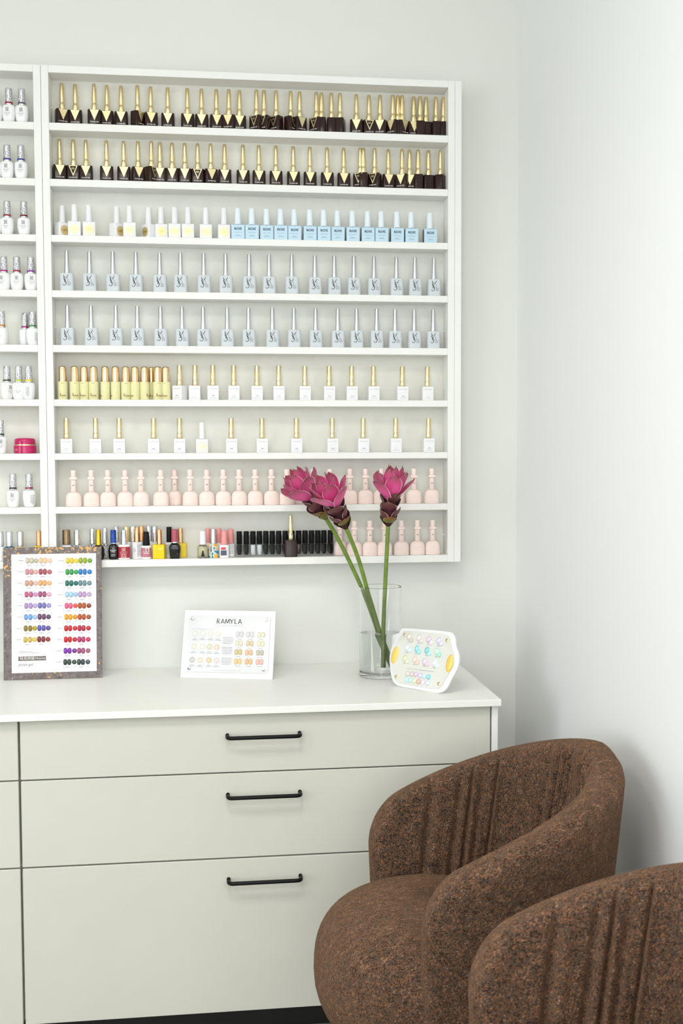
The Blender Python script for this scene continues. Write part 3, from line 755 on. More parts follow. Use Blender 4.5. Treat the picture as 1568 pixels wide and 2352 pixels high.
# row 9: small black-capped bottles
for n, (px, c) in enumerate([(549.4, 0), (565.5, 0), (580.7, 1), (595.6, 1), (610.4, 0), (625.2, 0), (640, 0), (655, 0), (670.3, 0), (685.6, 2), (700.4, 0), (715.2, 0), (729.8, 0), (743.6, 0), (758.6, 0)]):
    lab = {0: '%s small black-capped bottle from the left in the black row, bottom shelf', 1: '%s small black-capped bottle from the left, its polish clear, bottom shelf', 2: '%s small black-capped bottle from the left, its polish brown, bottom shelf'}[c] % ORD[n]
    put('mini', 'nail_polish_bottle', lab, (x_at(px, 9, -.030), -.030, zs(9)), 0, 'small black-capped bottles on the bottom shelf', swap={'polish': (LIQUID_BLACK, LIQUID_CLEAR, LIQUID_BROWN)[c]} if c else {})
put('brown_back', 'nail_polish_bottle', 'dark brown gold-capped bottle in front of the small black-capped row', (x_at(667.6, 9, -.0515), -.0515, zs(9)), math.radians(180))
# left unit: white bottles with patterned caps
BAND = dict(red='9a2036', grey='5a5a60', purple='4a3a88', blue='3f3f96', dark='6a1a26', magenta='a82a78', violet='8a3aa0', orange='c8801e', green='3f8a3a', moss='2e3a22', lime='b6c81e', yellow='f0cf10', pine='1a4a38', char='3a3236')
LEFT = {1: [(20.4, -10, 'red', 0), (50, 0, 'grey', 0), (-9, 0, 'purple', 0)], 2: [(16.6, -6, 'purple', 0), (48.5, 0, 'blue', 0), (-11, 0, 'red', 0)], 3: [(16.6, -8, 'red', 0), (55, 0, 'dark', 0), (-11, 0, 'grey', 0)],
        4: [(9, -20, 'magenta', 0), (38.8, 4, 'red', 0), (71, 14, 'violet', 0)], 5: [(4, -30, 'orange', 0), (58, 60, 'magenta', 1), (75, 24, 'green', 1)], 6: [(16, 50, 'moss', 0), (43, 0, 'lime', 2), (66, -30, 'yellow', 1)],
        7: [(1.3, 12, 'pine', 0)], 8: [(30, 0, 'char', 0), (67, 16, 'red', 1)]}
seen = {}
NAMEB = dict(red='red', grey='grey', purple='purple', blue='indigo', dark='dark red', magenta='magenta', violet='violet', orange='orange', green='green', moss='dark mossy', lime='lime green', yellow='yellow', pine='dark green', char='charcoal')
for row, items in LEFT.items():
    for px, rot, bandc, kd in items:
        y = -.050 if not (row == 5 and px == 58) else -.0262
        put(['white_logo', 'white_logo_back', 'white_logo_back'][kd] if not (kd == 2) else 'white_logo', 'nail_polish_bottle',
            'glossy white bottle, patterned cap with %s band, %s of the cut-off shelf unit' % (NAMEB[bandc], SHELF[row]), (x_at(px, row, y), y, zs(row)), math.radians(rot), 'white bottles with patterned caps in the cut-off unit',
            swap={'cap_band': mat('cap_band_'+bandc, BAND[bandc], .3, noise=.1), 'monogram': CLEAR_GLASS} if kd == 2 else {'cap_band': mat('cap_band_'+bandc, BAND[bandc], .3, noise=.1)})
j = thing('cream_jar', 'small round magenta jar with gold ring on the cut-off shelf unit', 'jar', (x_at(57, 7, -.039), -.039, zs(7)))
obj('body', lathe('body', [(.0235, 0), (.0252, .001), (.0254, .016), (.0248, .0182)], 32, MAGENTA), j)
obj('gold_ring', lathe('gold_ring', [(.0240, .0182), (.0240, .0206)], 32, GOLD), j)
obj('lid', lathe('lid', [(.0230, .0206), (.0236, .0212), (.0234, .0300), (.0220, .0334), (.0190, .0350)], 32, MAGENTA), j)
fl = Flat(); fl.lines(-.0215, -.0130, [.0075, .0100], .0008, .0010, 44); obj('lettering', fl.on_cyl('lettering', GOLD_FLAT, .0254), j)
# --- the mixed bottles at the window end of the bottom shelf
def custom(label, px, y, cap, body, capmat, bodymat, shape='round', rot=0.0, row=9, label_part=None, extra=None, ring=None, name='nail_polish_bottle', depth=None):
    """cap = (r0, r1, height), body = (width, height) in metres"""
    t = thing(name, label, 'bottle', (x_at(px, row, y), y, zs(row)), math.radians(rot), 'assorted bottles on the bottom shelves')
    w, h = body; d = depth or min(w*.84, .0255)
    if shape == 'round':
        L_ = [(rrect(w*k, d*k, min(w, d)*k*.42, 5), z*h) for k, z in ((.84, 0), (.93, .03), (1, .12), (1, .72), (.95, .84), (.78, .94), (.55, 1.0))]
        bm_ = prism('body', L_, bodymat, 60)
    elif shape == 'taper':
        L_ = [(rrect(w*k, d*k, min(w, d)*k*.30, 5), z*h) for k, z in ((.78, 0), (.84, .02), (.97, .55), (1, .68), (.96, .80), (.78, .92), (.5, 1.0))]
        bm_ = prism('body', L_, bodymat, 60)
    elif shape == 'can':
        bm_ = lathe('body', [(w/2-.0012, 0), (w/2, .0010), (w/2, h-.0030), (w/2-.0012, h-.0008), (w/2-.004, h)], 28, bodymat, sy=d/w)
    else:
        bm_ = rbox('body', w, d, h, .0020, .0012, bodymat)
    obj('body', bm_, t)
    obj('cap', lathe('cap', [(cap[0]*.8, h)] + cap_prof(cap[0], cap[1], h+.0004, h+cap[2], .0011), 18, capmat), t)
    if ring: obj('cap_ring', lathe('cap_ring', [(cap[0]*1.03, h+.0005), (cap[0]*1.03, h+.0030)], 18, ring), t)
    if extra: extra(t, w, d, h)
    return t
FR, BKY = -.0520, -.0255
def print_on(f, m, curved=False):
    def g(t, w, d, h):
        fl_ = Flat(); f(fl_, w, h)
        obj('lettering', fl_.on_cyl('lettering', m, w/2, d/2) if curved else fl_.on_plane('lettering', m, -d/2-.0001), t)
    return g
custom('squat bottle with wide bronze cap, first on the bottom shelf behind the swatch frame', 152.7, -.042, (.0092, .0090, .034), (.0250, .0350), BRONZE, WHITE_GLOSS)
custom('silver capped bottle with black and white body, just behind the swatch frame edge', 177, -.045, (.0071, .0066, .035), (.0240, .0340), CHROME, PATTERN_DARK)
custom('silver capped patterned bottle behind the gold capped black bottle', 212.5, BKY, (.0066, .0062, .036), (.0225, .0340), CHROME, PATTERN_DARK)
custom('round black bottle with tapered yellow-gold cap beside the swatch frame', 226.5, FR, (.0065, .0056, .036), (.0245, .0335), mat('yellow_gold', 'e2b53a', .18, 1.0), BLACK_GLOSS)
custom('slim grey printed bottle with silver-blue cap behind the black bottles', 241.5, -.0245, (.0060, .0054, .0360), (.0190, .0350), CHROME, PATTERN_DARK, depth=.018)
def star(f, w, h): f.text('BLAZING', 0, .0205, .0026, .0130, .01); f.text('STAR', 0, .0170, .0026, .0080, .01); f.lines(-.0050, .0050, [.0118, .0086], .0009, .0008, 5); f.lines(-.0020, .0020, [.0262], .0007, .0008, 6)
custom('black bottle with blue foil cap and white lettering', 260.5, FR, (.0072, .0068, .0330), (.0225, .0355), BLUE_FOIL, BLACK_GLOSS, 'round', 0, extra=print_on(star, INK_WHITE), ring=PATTERN_DARK)
custom('patterned silver capped bottle half hidden behind the blue foil cap', 267.5, -.0245, (.0060, .0058, .0380), (.0200, .0380), PATTERN_CAP, WHITE_GLOSS, depth=.018)
def red_extra(t, w, d, h):
    o = obj('label', lathe('label', [(w/2+.0001, .0035), (w/2+.0001, h-.0052)], 28, RED_LABEL, cap=False, sy=d/w), t)
    f = Flat()
    for sx in (-1, 1):
        f.ribbon([(sx*.0012, .0190), (sx*.0012, .0268)], .0008); f.ribbon([(sx*.0012, .0268), (sx*.0034, .0262), (sx*.0040, .0244), (sx*.0024, .0230), (sx*.0042, .0190)], .0008)
    f.text('SILK BEAUTY', 0, .0158, .0020, .0180); f.lines(-.0075, .0075, [.0132], .0010, .0009, 3); f.text('GEL TOP', 0, .0088, .0024, .0120, .015); f.lines(-.0070, .0070, [.0068, .0048], .0008, .0008, 4)
    obj('lettering', f.on_cyl('lettering', INK_WHITE, w/2+.0003, d/2+.0003), o)
custom('white bottle with crimson label and silver cap', 284.6, FR, (.0069, .0064, .0335), (.0272, .0345), CHROME, WHITE_GLOSS, 'can', extra=red_extra)
custom('pale gold capped bottle standing behind the crimson labelled bottle', 290.5, -.0245, (.0066, .0064, .0350), (.0190, .0385), GOLD, WHITE_GLOSS, 'box', depth=.018)
custom('grey glass bottle with clear-sheathed silver cap behind the white box bottle', 306, -.0235, (.0068, .0066, .0360), (.0150, .0385), CHROME, mat('smoke_grey', 'c4c4be', .3), 'box', depth=.017)
def white_print(f, w, h): f.lines(-.0062, .0062, [.008+.0025*k for k in range(10)], .0010, .0010, 8)
def white_box_extra(t, w, d, h):
    f = Flat(); f.lines(-.0062, .0062, [.0075+.0026*k for k in range(11)], .0010, .0010, 8)
    me = f.on_plane('lettering', INK_GREY, -d/2-.0001); obj('lettering', me, t)
    q = box_mesh('label', (-w/2-.0002, -.0070, .0170), (-w/2+.0001, .0070, .0250), mat('lilac_label', 'ddd8e0', .6)); obj('label', q, t)
custom('white square bottle turned cornerwise with copper cap', 315, -.0505, (.0060, .0057, .0345), (.0172, .0395), COPPER, WHITE_SATIN, 'box', 40, extra=white_box_extra, depth=.0165)
custom('copper capped bottle behind the cornerwise white bottle', 325.5, -.0235, (.0056, .0054, .0360), (.0160, .0390), COPPER, WHITE_SATIN, 'box', depth=.017)
def pink_extra(t, w, d, h):
    o = obj('label', lathe('label', [(w/2+.0001, .0045), (w/2+.0001, h-.0052)], 28, mat('dusty_pink', 'c07a88', .5, noise=.1, nscale=200), cap=False, sy=d/w), t)
    f = Flat(); f.quad(-.0010, .0170, .0068, .0262); obj('sticker', f.on_cyl('sticker', INK_WHITE, w/2+.0003, d/2+.0003), o)
    f = Flat(); f.text('22', .0030, .0196, .0040, .0052, .015); obj('number', f.on_cyl('number', INK, w/2+.0005, d/2+.0005), o)
    f = Flat(); f.lines(-.0040, .0070, [.0150, .0130], .0014, .0012, 4); f.ribbon(arc(-.0045, .0155, .0030, 80, 280), .0006); obj('lettering', f.on_cyl('lettering', INK_WHITE, w/2+.0003, d/2+.0003), o)
custom('white bottle with dusty pink label, number sticker and black cap', 335.8, FR, (.0084, .0066, .0320), (.0232, .0315), BLACK_CAP, WHITE_GLOSS, 'can', extra=pink_extra)
custom('silver capped bottle peeking out above the black cap', 342, -.0235, (.0062, .0060, .0360), (.0160, .0390), CHROME, WHITE_GLOSS, 'box', depth=.017)
custom('silver and gold capped white bottle behind the yellow box bottle', 355.5, -.0235, (.0060, .0058, .0370), (.0160, .0370), CHROME, WHITE_SATIN, 'box', depth=.017, ring=GOLD)
def yel(f, w, h): f.lines(.0010, .0110, [.0262, .0242, .0222], .0010, .0011, 9)
custom('bright yellow box bottle with copper cap', 366, -.0515, (.0060, .0056, .0345), (.0275, .0335), COPPER, YELLOW, 'box', -13, extra=print_on(yel, mat('pale_lemon_ink', 'fbf0a0', .6)), depth=.0200)
custom('white bottle with tall straight black cap behind the black round bottle', 388.5, -.0235, (.0062, .0061, .0360), (.0180, .0360), BLACK_CAP, WHITE_SATIN, 'box', depth=.017, extra=print_on(white_print, INK_GREY))
def side_print(f, w, h): f.text('NAIL', .0085, .0190, .0022); f.text('GEL', .0082, .0150, .0022); f.text('STAR', .0085, .0110, .0022)
custom('black shouldered bottle with pink glitter cap', 401.5, FR, (.0080, .0078, .0320), (.0270, .0360), PINK_GLITTER, BLACK_GLOSS, 'taper', 0, extra=print_on(side_print, INK_WHITE, True), ring=CHROME)
custom('bright yellow box bottle half hidden behind the black shouldered bottle', 415, -.0235, (.0058, .0055, .0350), (.0262, .0335), COPPER, YELLOW, 'box', 0, depth=.0170)
def oil_extra(t, w, d, h):
    obj('polish', prism('polish', [(rrect(w*k, d*k, d*k*.38, 5), z*h) for k, z in ((.70, .10), (.84, .16), (.84, .66), (.6, .80))], LIQUID_OIL, 60), t)
    f = Flat(); f.ribbon([(0, .0040), (0, .0110), (0, .0170)], [.0090, .0050, .0022]); f.disc(0, .0165, .0018)
    obj('emblem', f.on_plane('emblem', INK, -d/2-.0002), t)
custom('clear oil bottle with white cap and small black emblem', 465.6, -.050, (.0080, .0066, .0320), (.0262, .0315), WHITE_SATIN, CLEAR_GLASS, 'round', extra=oil_extra)
custom('pink capped bottle behind the clear oil bottle', 477.5, -.0235, (.0066, .0056, .0340), (.0200, .0330), PINK_CAP, WHITE_GLOSS, 'box', depth=.017)
def barcode(t, w, d, h):
    f = Flat(); f.quad(-.0100, .0130, -.0012, .0290); obj('label', f.on_plane('label', INK_WHITE, -d/2-.0001), t)
    f = Flat(); rnd = random.Random(5); z = .0145
    while z < .0275:
        hh = rnd.uniform(.0005, .0014); f.quad(-.0090, z, -.0036, z+hh); z += hh+.0007
    obj('barcode', f.on_plane('barcode', INK, -d/2-.0003), t)
custom('splash-printed blue and orange bottle with brushed silver cap between pink caps', 490.2, -.0515, (.0066, .0068, .0345), (.0225, .0335), SATIN_SILVER, SPLASH, 'can', extra=barcode)
custom('pink capped bottle behind the splash-printed bottle', 503, -.0235, (.0066, .0056, .0340), (.0200, .0330), PINK_CAP, WHITE_GLOSS, 'box', depth=.017)
def pk(f, w, h): f.text('Rose', -.0012, .0218, .0028, .0085, .015)
def pk2(t, w, d, h):
    f = Flat(); f.quad(-.0078, .0195, .0030, .0250); obj('label', f.on_plane('label', mat('rose_red_print', 'd84858', .5), -d/2-.0001), t)
    f = Flat(); f.quad(-.0085, .0060, .0050, .0180); o = obj('printed_panel', f.on_plane('printed_panel', mat('slate_print', '5a5a74', .6, noise=.4, nscale=500), -d/2-.0001), t)
custom('white printed bottle with pink cap, foremost of the pink caps', 515, -.0520, (.0083, .0066, .0325), (.0232, .0310), PINK_CAP, WHITE_GLOSS, 'can', extra=pk2)
custom('white text-covered bottle with pink cap next to the small black-capped row', 529.5, -.0260, (.0076, .0066, .0335), (.0200, .0320), PINK_CAP, WHITE_GLOSS, 'can', extra=print_on(white_print, INK_GREY, True), depth=.02)
custom('silver capped bottle with barcode and orange base at the photo edge', 1, -.050, (.0078, .0074, .0340), (.0225, .0330), SATIN_SILVER, WHITE_GLOSS, 'can', extra=barcode)
custom('teal bottle with flared silver cap on the cut-off unit bottom shelf', 21.8, -.050, (.0070, .0078, .0340), (.0225, .0330), SATIN_SILVER, mat('teal_polish', '0c5f86', .2, noise=.2, nscale=200), 'can')
custom('splash-printed bottle with flared silver cap on the cut-off unit bottom shelf', 47, -.050, (.0070, .0078, .0340), (.0235, .0330), SATIN_SILVER, SPLASH, 'can', extra=barcode)
custom('yellow box bottle with copper cap against the cut-off unit side panel', 90, -.047, (.0066, .0064, .0350), (.0200, .0330), COPPER, YELLOW, 'box', depth=.02)

# ================================================================== SWATCH BOARDS ON THE WORKTOP
def nail_mesh(name, w, h, d, p=2.6, seg=12, rings=3, rough=None):
    V = [(0, -d, 0)]; Fc = []
    for j in range(1, rings+1):
        q = j/rings; k = math.sin(q*math.pi/2); dep = d*math.cos(q*math.pi/2)
        for i in range(seg):
            a = 2*math.pi*i/seg; c, s = math.cos(a), math.sin(a)
            V.append((w/2*k*math.copysign(abs(c)**(2/p), c), -dep-.0001, h/2*k*math.copysign(abs(s)**(2/p), s)))
    for i in range(seg): Fc.append((0, 1+i, 1+(i+1) % seg))
    for j in range(rings-1):
        for i in range(seg):
            a = 1+j*seg+i; b_ = 1+j*seg+(i+1) % seg; Fc.append((a, a+seg, b_+seg, b_))
    me = mesh(name, V, Fc, True)
    bm = bmesh.new(); bm.from_mesh(me); bmesh.ops.recalc_face_normals(bm, faces=bm.faces)
    if bm.faces[0].normal.y > 0: bmesh.ops.reverse_faces(bm, faces=bm.faces)
    bm.to_mesh(me); bm.free(); me.materials.append(WHITE_GLOSS); return me
def gloss(c): return mat('gel_'+c, c, .12, coat=.5, noise=.12, nscale=160)
def pastel(c): return gloss('%02x%02x%02x' % tuple(int(int(c[i:i+2], 16)*.74+.26*242) for i in (0, 2, 4)))
class Board:
    def __init__(s, name, label, BL, BR, tilt):
        a, b_ = at_z(*BL, Z_CT), at_z(*BR, Z_CT); s.w = (b_-a).length
        ud = (b_-a).normalized(); n0 = Vector((ud.y, -ud.x, 0))
        if n0.dot(CAM-a) < 0: n0 = -n0
        T = math.radians(tilt); up = Vector((0, 0, 1))*math.cos(T)-n0*math.sin(T); n = ud.cross(up)
        if n.dot(CAM-a) < 0: n = -n
        s.a, s.ud, s.up, s.n = a, ud, up, n
        s.t = thing(name, label, 'display board')
        Mx = Matrix((ud, -n, up)).transposed().to_4x4(); Mx.translation = a + Vector((0, 0, .0003)); s.t.matrix_world = Mx
    def uv(s, px, py):
        d = ray(px, py); k = (s.a-CAM).dot(s.n)/d.dot(s.n); X = CAM+d*k-s.a; return X.dot(s.ud), X.dot(s.up)
def stand(bd, w, u, h):
    """strut hinged on the back of a board, standing on the worktop"""
    T = math.asin(-(bd.up.dot(Vector((bd.n.x, bd.n.y, 0)).normalized())))
    # lower end reaches the worktop behind the board
    y1 = .030; z1 = y1*math.tan(T)
    V = []
    for x in (u-w/2, u+w/2): V += [(x, .004, h), (x, .007, h), (x, y1+.003, z1+.0006+.003*math.tan(T)), (x, y1, z1+.0006)]
    Fc = [(0, 1, 2, 3), (7, 6, 5, 4), (0, 4, 5, 1), (1, 5, 6, 2), (2, 6, 7, 3), (3, 7, 4, 0)]
    obj('stand', mesh('stand', V, Fc, m=WHITE_SATIN), bd.t)

# --- tall stone-look board with two columns of gel swatches
def stone_mat():
    m = bpy.data.materials.new('stone_and_gold_leaf'); m.use_nodes = True; nt = m.node_tree; b = nt.nodes['Principled BSDF']; N, L = nt.nodes.new, nt.links.new
    tc = N('ShaderNodeTexCoord'); n1 = N('ShaderNodeTexNoise'); n1.inputs['Scale'].default_value = 85; n1.inputs['Detail'].default_value = 8; n1.inputs['Roughness'].default_value = .75
    L(tc.outputs['Object'], n1.inputs['Vector'])
    rp = N('ShaderNodeValToRGB'); cr = rp.color_ramp; cr.elements[0].position = .33; cr.elements[0].color = lin('26201e'); cr.elements[1].position = .68; cr.elements[1].color = lin('bdb8bc')
    for p, c in ((.43, '6a5f5c'), (.52, '736a6c'), (.60, '80766f')):
        e = cr.elements.new(p); e.color = lin(c)
    L(n1.outputs['Fac'], rp.inputs['Fac'])
    n2 = N('ShaderNodeTexNoise'); n2.inputs['Scale'].default_value = 130; n2.inputs['Detail'].default_value = 4; L(tc.outputs['Object'], n2.inputs['Vector'])
    n3 = N('ShaderNodeTexNoise'); n3.inputs['Scale'].default_value = 14; n3.inputs['Detail'].default_value = 1; L(tc.outputs['Object'], n3.inputs['Vector'])
    sx = N('ShaderNodeSeparateXYZ'); L(tc.outputs['Object'], sx.inputs['Vector'])
    hi = N('ShaderNodeMapRange'); hi.inputs['From Min'].default_value = .19; hi.inputs['From Max'].default_value = .30; hi.inputs['To Min'].default_value = -.10; hi.inputs['To Max'].default_value = .045; L(sx.outputs['Z'], hi.inputs['Value'])
    ad = N('ShaderNodeMath'); ad.operation = 'ADD'; L(n2.outputs['Fac'], ad.inputs[0]); L(hi.outputs['Result'], ad.inputs[1])
    a2 = N('ShaderNodeMath'); a2.operation = 'MULTIPLY_ADD'; a2.inputs[1].default_value = .5; L(n3.outputs['Fac'], a2.inputs[0]); L(ad.outputs[0], a2.inputs[2])
    th = N('ShaderNodeMapRange'); th.inputs['From Min'].default_value = .83; th.inputs['From Max'].default_value = .86; L(a2.outputs[0], th.inputs['Value'])
    mx = N('ShaderNodeMix'); mx.data_type = 'RGBA'; L(th.outputs['Result'], mx.inputs[0]); L(rp.outputs['Color'], mx.inputs[6]); mx.inputs[7].default_value = lin('d8a860')
    L(mx.outputs[2], b.inputs['Base Color'])
    b.inputs['Roughness'].default_value = .45
    return m
STONE = stone_mat()
bd = Board('swatch_board', 'tall stone-look framed board of colourful gel nail swatches', (8.3, 1563), (234.7, 1556.5), 5.0)
bh = .3000
obj('board', box_mesh('board', (0, 0, 0), (bd.w, .0045, bh), STONE, .0006), bd.t)
c1 = bd.uv(29.5, 1272.8); c2 = bd.uv(222, 1271.5); c3 = bd.uv(220.5, 1541.5); c4 = bd.uv(23.6, 1546.9)
x0, x1, z0, z1 = (c1[0]+c4[0])/2, (c2[0]+c3[0])/2, (c3[1]+c4[1])/2, (c1[1]+c2[1])/2
sheet = obj('printed_sheet', box_mesh('printed_sheet', (x0, -.0006, z0), (x1, 0, z1), mat('sheet_white', 'e8e8ec', .35, noise=.01)), bd.t)
TIP = nail_mesh('nail_tip', .0090, .0138, .0030, 2.7); DOT = nail_mesh('gel_dome', .0110, .0110, .0022, 2.0)
CL = [('c8c0a8', 'b4b49c', 'e8c4a0', 'e9c5a5'), ('c98a92', 'd9a8a2', 'a04a58', 'b5606a'), ('c79a80', 'dcb4a6', 'e0a468', 'e8b27a'), ('b85a80', 'c888bb', 'a04a70', 'd9a3c0'), ('a98cc0', 'b59fd0', '6f6cae', '9a8fce'),
      ('6f9bd8', '9cc0ea', '6a3a60', '5a3a68'), ('8a7420', 'a49a20', '5a52a8', '5a4590'), ('c8ac50', 'd4bc48', '802028', '8a3028')]
CR = [('e0c430', 'e4cc40', '98a81c', '6aa02c'), ('2a9a40', '2aa050', '2078c0', '1078cc'), ('0c6a58', '0a6a66', '6a8a90', '6a8c94'), ('a8cce0', '98c0dc', 'b898c0', 'c0a0cc'), ('d85a80', 'e0544c', 'a8501c', '8a3c1c'),
      ('e0a010', 'd89010', 'b04c28', 'a04c28'), ('c01020', 'c81424', 'b00838', 'b81020'), ('c00818', 'b80818', 'b02868', 'c82858'), ('7a20a0', '6a2a8a', 'a04878', 'a05868'), ('303c34', '2c4a38', '343c40', '40505a')]
def cp(cx, cy): return bd.uv(cx/6.272, 1250+cy/6.272)
prt, prg = Flat(), Flat()
for COLS, nrow, A, Bq in ((CL, 8, [(396, 238), (456, 238), (520, 240), (590, 236), (650, 236), (718, 239)], [(366, 1378), (431, 1377), (497, 1375), (564, 1372), (625, 1371), (692, 1371)]),
                          (CR, 10, [(975, 240), (1035, 240), (1100, 240), (1163, 237), (1224, 237), (1293, 238)], [(940, 1700), (998, 1699), (1070, 1698), (1137, 1698), (1194, 1698), (1265, 1697)])):
    for r_ in range(nrow):
        f = r_/(nrow-1); col = COLS[r_]
        for i in range(6):
            cx = A[i][0]+(Bq[i][0]-A[i][0])*f; cy = A[i][1]+(Bq[i][1]-A[i][1])*f
            u, v = cp(cx, cy); c = col[(0, 0, 1, 2, 2, 3)[i]]
            obj('gel_dome' if i in (2, 5) else 'nail_tip', DOT if i in (2, 5) else TIP, sheet, (u, -.0006, v), m=gloss(c))
            if i in (0, 2, 3, 5):
                u2, v2 = cp(cx+(30 if i in (0, 3) else 10), cy+70); ww = .0048 if i in (0, 3) else .0026
                prg.lines(u2-ww, u2+ww, [v2+.0009, v2-.0009] if i in (0, 3) else [v2+.0012], .0009, .0007, r_*7+i)
        u, v = cp(A[0][0]+(Bq[0][0]-A[0][0])*f-95, A[0][1]+(Bq[0][1]-A[0][1])*f)
        for k in range(4): prt.quad(u-.0044+.0027*k, v-.0006, u-.0044+.0027*k+.0014, v+.0006)
for yy in (1552, 1570):
    u, v = cp(272, yy); u3, _ = cp(470 if yy == 1552 else 550, yy); prg.lines(u, u3, [v], .0011, .0010, yy)
u, v = cp(368, 1752); prt.text('youse gel', u, v, .0058, .0310)
obj('lettering', prt.on_plane('lettering', mat('charcoal_print', '3a3a3e', .6), -.0006), sheet)
obj('small_print', prg.on_plane('small_print', mat('grey_print', '9b9ba0', .6), -.0006), sheet)
u, v = cp(265, 1685); u3, v3 = cp(663, 1612)
fl = Flat(); fl.quad(u, v, u3, v3); bn = obj('printed_banner', fl.on_plane('printed_banner', STONE, -.0006), sheet)
fl = Flat(); fl.text('\u79cb\u8272\u7409\u7483', u+.0195, v+.0030, .0052, .0320); fl.text('Nouvel', u3-.0125, v+.0034, .0046, .0210); obj('banner_lettering', fl.on_plane('banner_lettering', INK_WHITE, -.0008), bn)
stand(bd, .03, bd.w/2, .16)

# --- low white board with pale swatches
bd = Board('swatch_board', 'low white board of pale nude nail swatches in the middle of the worktop', (413.5, 1556.6), (625.6, 1561.4), 18.0)
bw, bh = bd.w, .1565
obj('board', box_mesh('board', (0, 0, 0), (bw, .0055, bh), mat('board_white', 'e6e7e8', .3, noise=.01), .0008), bd.t)
def cp(cx, cy): return bd.uv(400+cx/6.272, 1390+cy/6.272)
c1, c3 = cp(215, 152), cp(1352, 985); c2, c4 = cp(1390, 165), cp(165, 965)
x0, x1, z0, z1 = (c1[0]+c4[0])/2, (c2[0]+c3[0])/2, (c3[1]+c4[1])/2, (c1[1]+c2[1])/2
plate = obj('front_plate', rbox('front_plate', x1-x0, z1-z0, .0018, .006, .0004, mat('acrylic_white', 'dddee0', .25, coat=.1)), bd.t, ((x0+x1)/2, 0, (z0+z1)/2), rot=(math.pi/2, 0, 0))
SCREW = lathe('screw', [(.0040, 0), (.0040, .0022), (.0034, .0028), (.0010, .0029)], 14, CHROME)
def flatp(u, v): return (u-(x0+x1)/2, v-(z0+z1)/2, .0018)          # plate space: x right, y up, z out of the plate
for cx, cy in ((268, 197), (1332, 215), (1290, 937), (217, 915)):
    obj('screw', SCREW, plate, flatp(*cp(cx, cy)))
def lift(fl_, name, m, z=.00192):
    cxm, czm = (x0+x1)/2, (z0+z1)/2
    return mesh(name, [(a-cxm, b_-czm, z) for a, b_ in fl_.V], fl_.F, m=m)
fl = Flat(); u, v = cp(612, 268); SW_ = .0013; cw = .0608/6
def stroke(k, *pts, w=SW_): fl.ribbon([(u+(k+x)*cw, v+z*.0108) for x, z in pts], w)
stroke(0, (.12, 0), (.12, 1), w=.0017); stroke(0, (.12, .95), (.40, .97), (.56, .88), (.60, .72), (.54, .57), (.38, .50), (.16, .50)); stroke(0, (.34, .5), (.68, 0), w=.0017)
for k in (1, 5): stroke(k, (.02, 0), (.42, 1.0), w=.0017); stroke(k, (.42, 1.0), (.82, 0)); stroke(k, (.20, .30), (.66, .30))
stroke(2, (.02, 0), (.16, 1.0), w=.0017); stroke(2, (.16, 1.0), (.52, .12)); stroke(2, (.52, .12), (.88, 1.0), w=.0017); stroke(2, (.88, 1.0), (1.02, 0))
stroke(3, (.10, 1.0), (.48, .46), w=.0017); stroke(3, (.86, 1.0), (.48, .46)); stroke(3, (.48, .50), (.48, 0), w=.0017)
stroke(4, (.22, 1.0), (.22, 0), w=.0017); stroke(4, (.22, .05), (.70, .05))
obj('lettering', lift(fl, 'lettering', mat('soft_black_print', '26282c', .5)), plate)
fl = Flat(); a, b_ = cp(650, 298), cp(948, 301); fl.lines(a[0], b_[0], [a[1]], .0011, .0011, 1)
a, b_ = cp(268, 347), cp(597, 351); fl.lines(a[0], b_[0], [a[1]], .0011, .0011, 2)
a, b_ = cp(545, 940), cp(962, 946); fl.lines(a[0], b_[0], [a[1]], .0014, .0008, 3)
fd = Flat()
SW = [[(305, 415, 'ebebe6'), (415, 412, 'ecece4'), (530, 415, 'ecebe2'), (640, 418, 'eeeee4')], [(290, 600, 'ece9da'), (410, 603, 'efede2'), (512, 605, 'e6dfca'), (615, 610, 'ecdcca')], [(263, 790, 'd6d6cf'), (378, 795, 'efe2ce'), (500, 797, 'ecd8ba'), (610, 800, 'eee0e0')]]
DISC = nail_mesh('swatch_disc', .0135, .0135, .0016, 2.0, 16); PAIR = nail_mesh('nail_tip', .0088, .0136, .0026, 2.9)
for row in SW:
    for cx, cy, c in row:
        o = obj('swatch_disc', DISC, plate, flatp(*cp(cx, cy)), m=mat('nude_'+c, tuple(v**1.12*.88 for v in lin(c)[:3])+(1,), .3, coat=.1, noise=.02), rot=(-math.pi/2, 0, 0))
        u, v = cp(cx-5, cy+72); fd.lines(u-.0040, u+.0040, [v], .0012, .0008, int(cx)); u, v = cp(cx-5, cy+90); fd.lines(u-.0068, u+.0068, [v], .0011, .0009, int(cx)+1)
PR = [[(945, 425, 'e4e2e6'), (1095, 428, 'e3e4e6'), (1255, 432, 'eeead2')], [(938, 552, 'eee7d4'), (1090, 555, 'e8d6b6'), (1248, 560, 'f0ecd2')], [(925, 680, 'dccd9c'), (1078, 687, 'ecc8a6'), (1237, 690, 'cfccba')], [(917, 815, 'f0d4a2'), (1073, 818, 'efc998'), (1230, 822, 'f2c8bc')]]
for row in PR:
    for cx, cy, c in row:
        for dx in (-28, 28):
            obj('nail_tip', PAIR, plate, flatp(*cp(cx+dx, cy)), m=mat('nude_'+c, tuple(v**1.12*.88 for v in lin(c)[:3])+(1,), .3, coat=.1, noise=.02), rot=(-math.pi/2, 0, 0))
        u, v = cp(cx, cy+66); fd.lines(u-.0052, u+.0052, [v], .0010, .0008, int(cx)+3)
for y0 in (468, 612, 765):
    for k in range(5):
        a, b_ = cp(705-(y0-468)*.08, y0+k*22), cp(848-(y0-468)*.08-(18 if k == 4 else 0), y0+k*22); fd.lines(a[0], b_[0], [a[1]], .0011, .0010, y0+k)
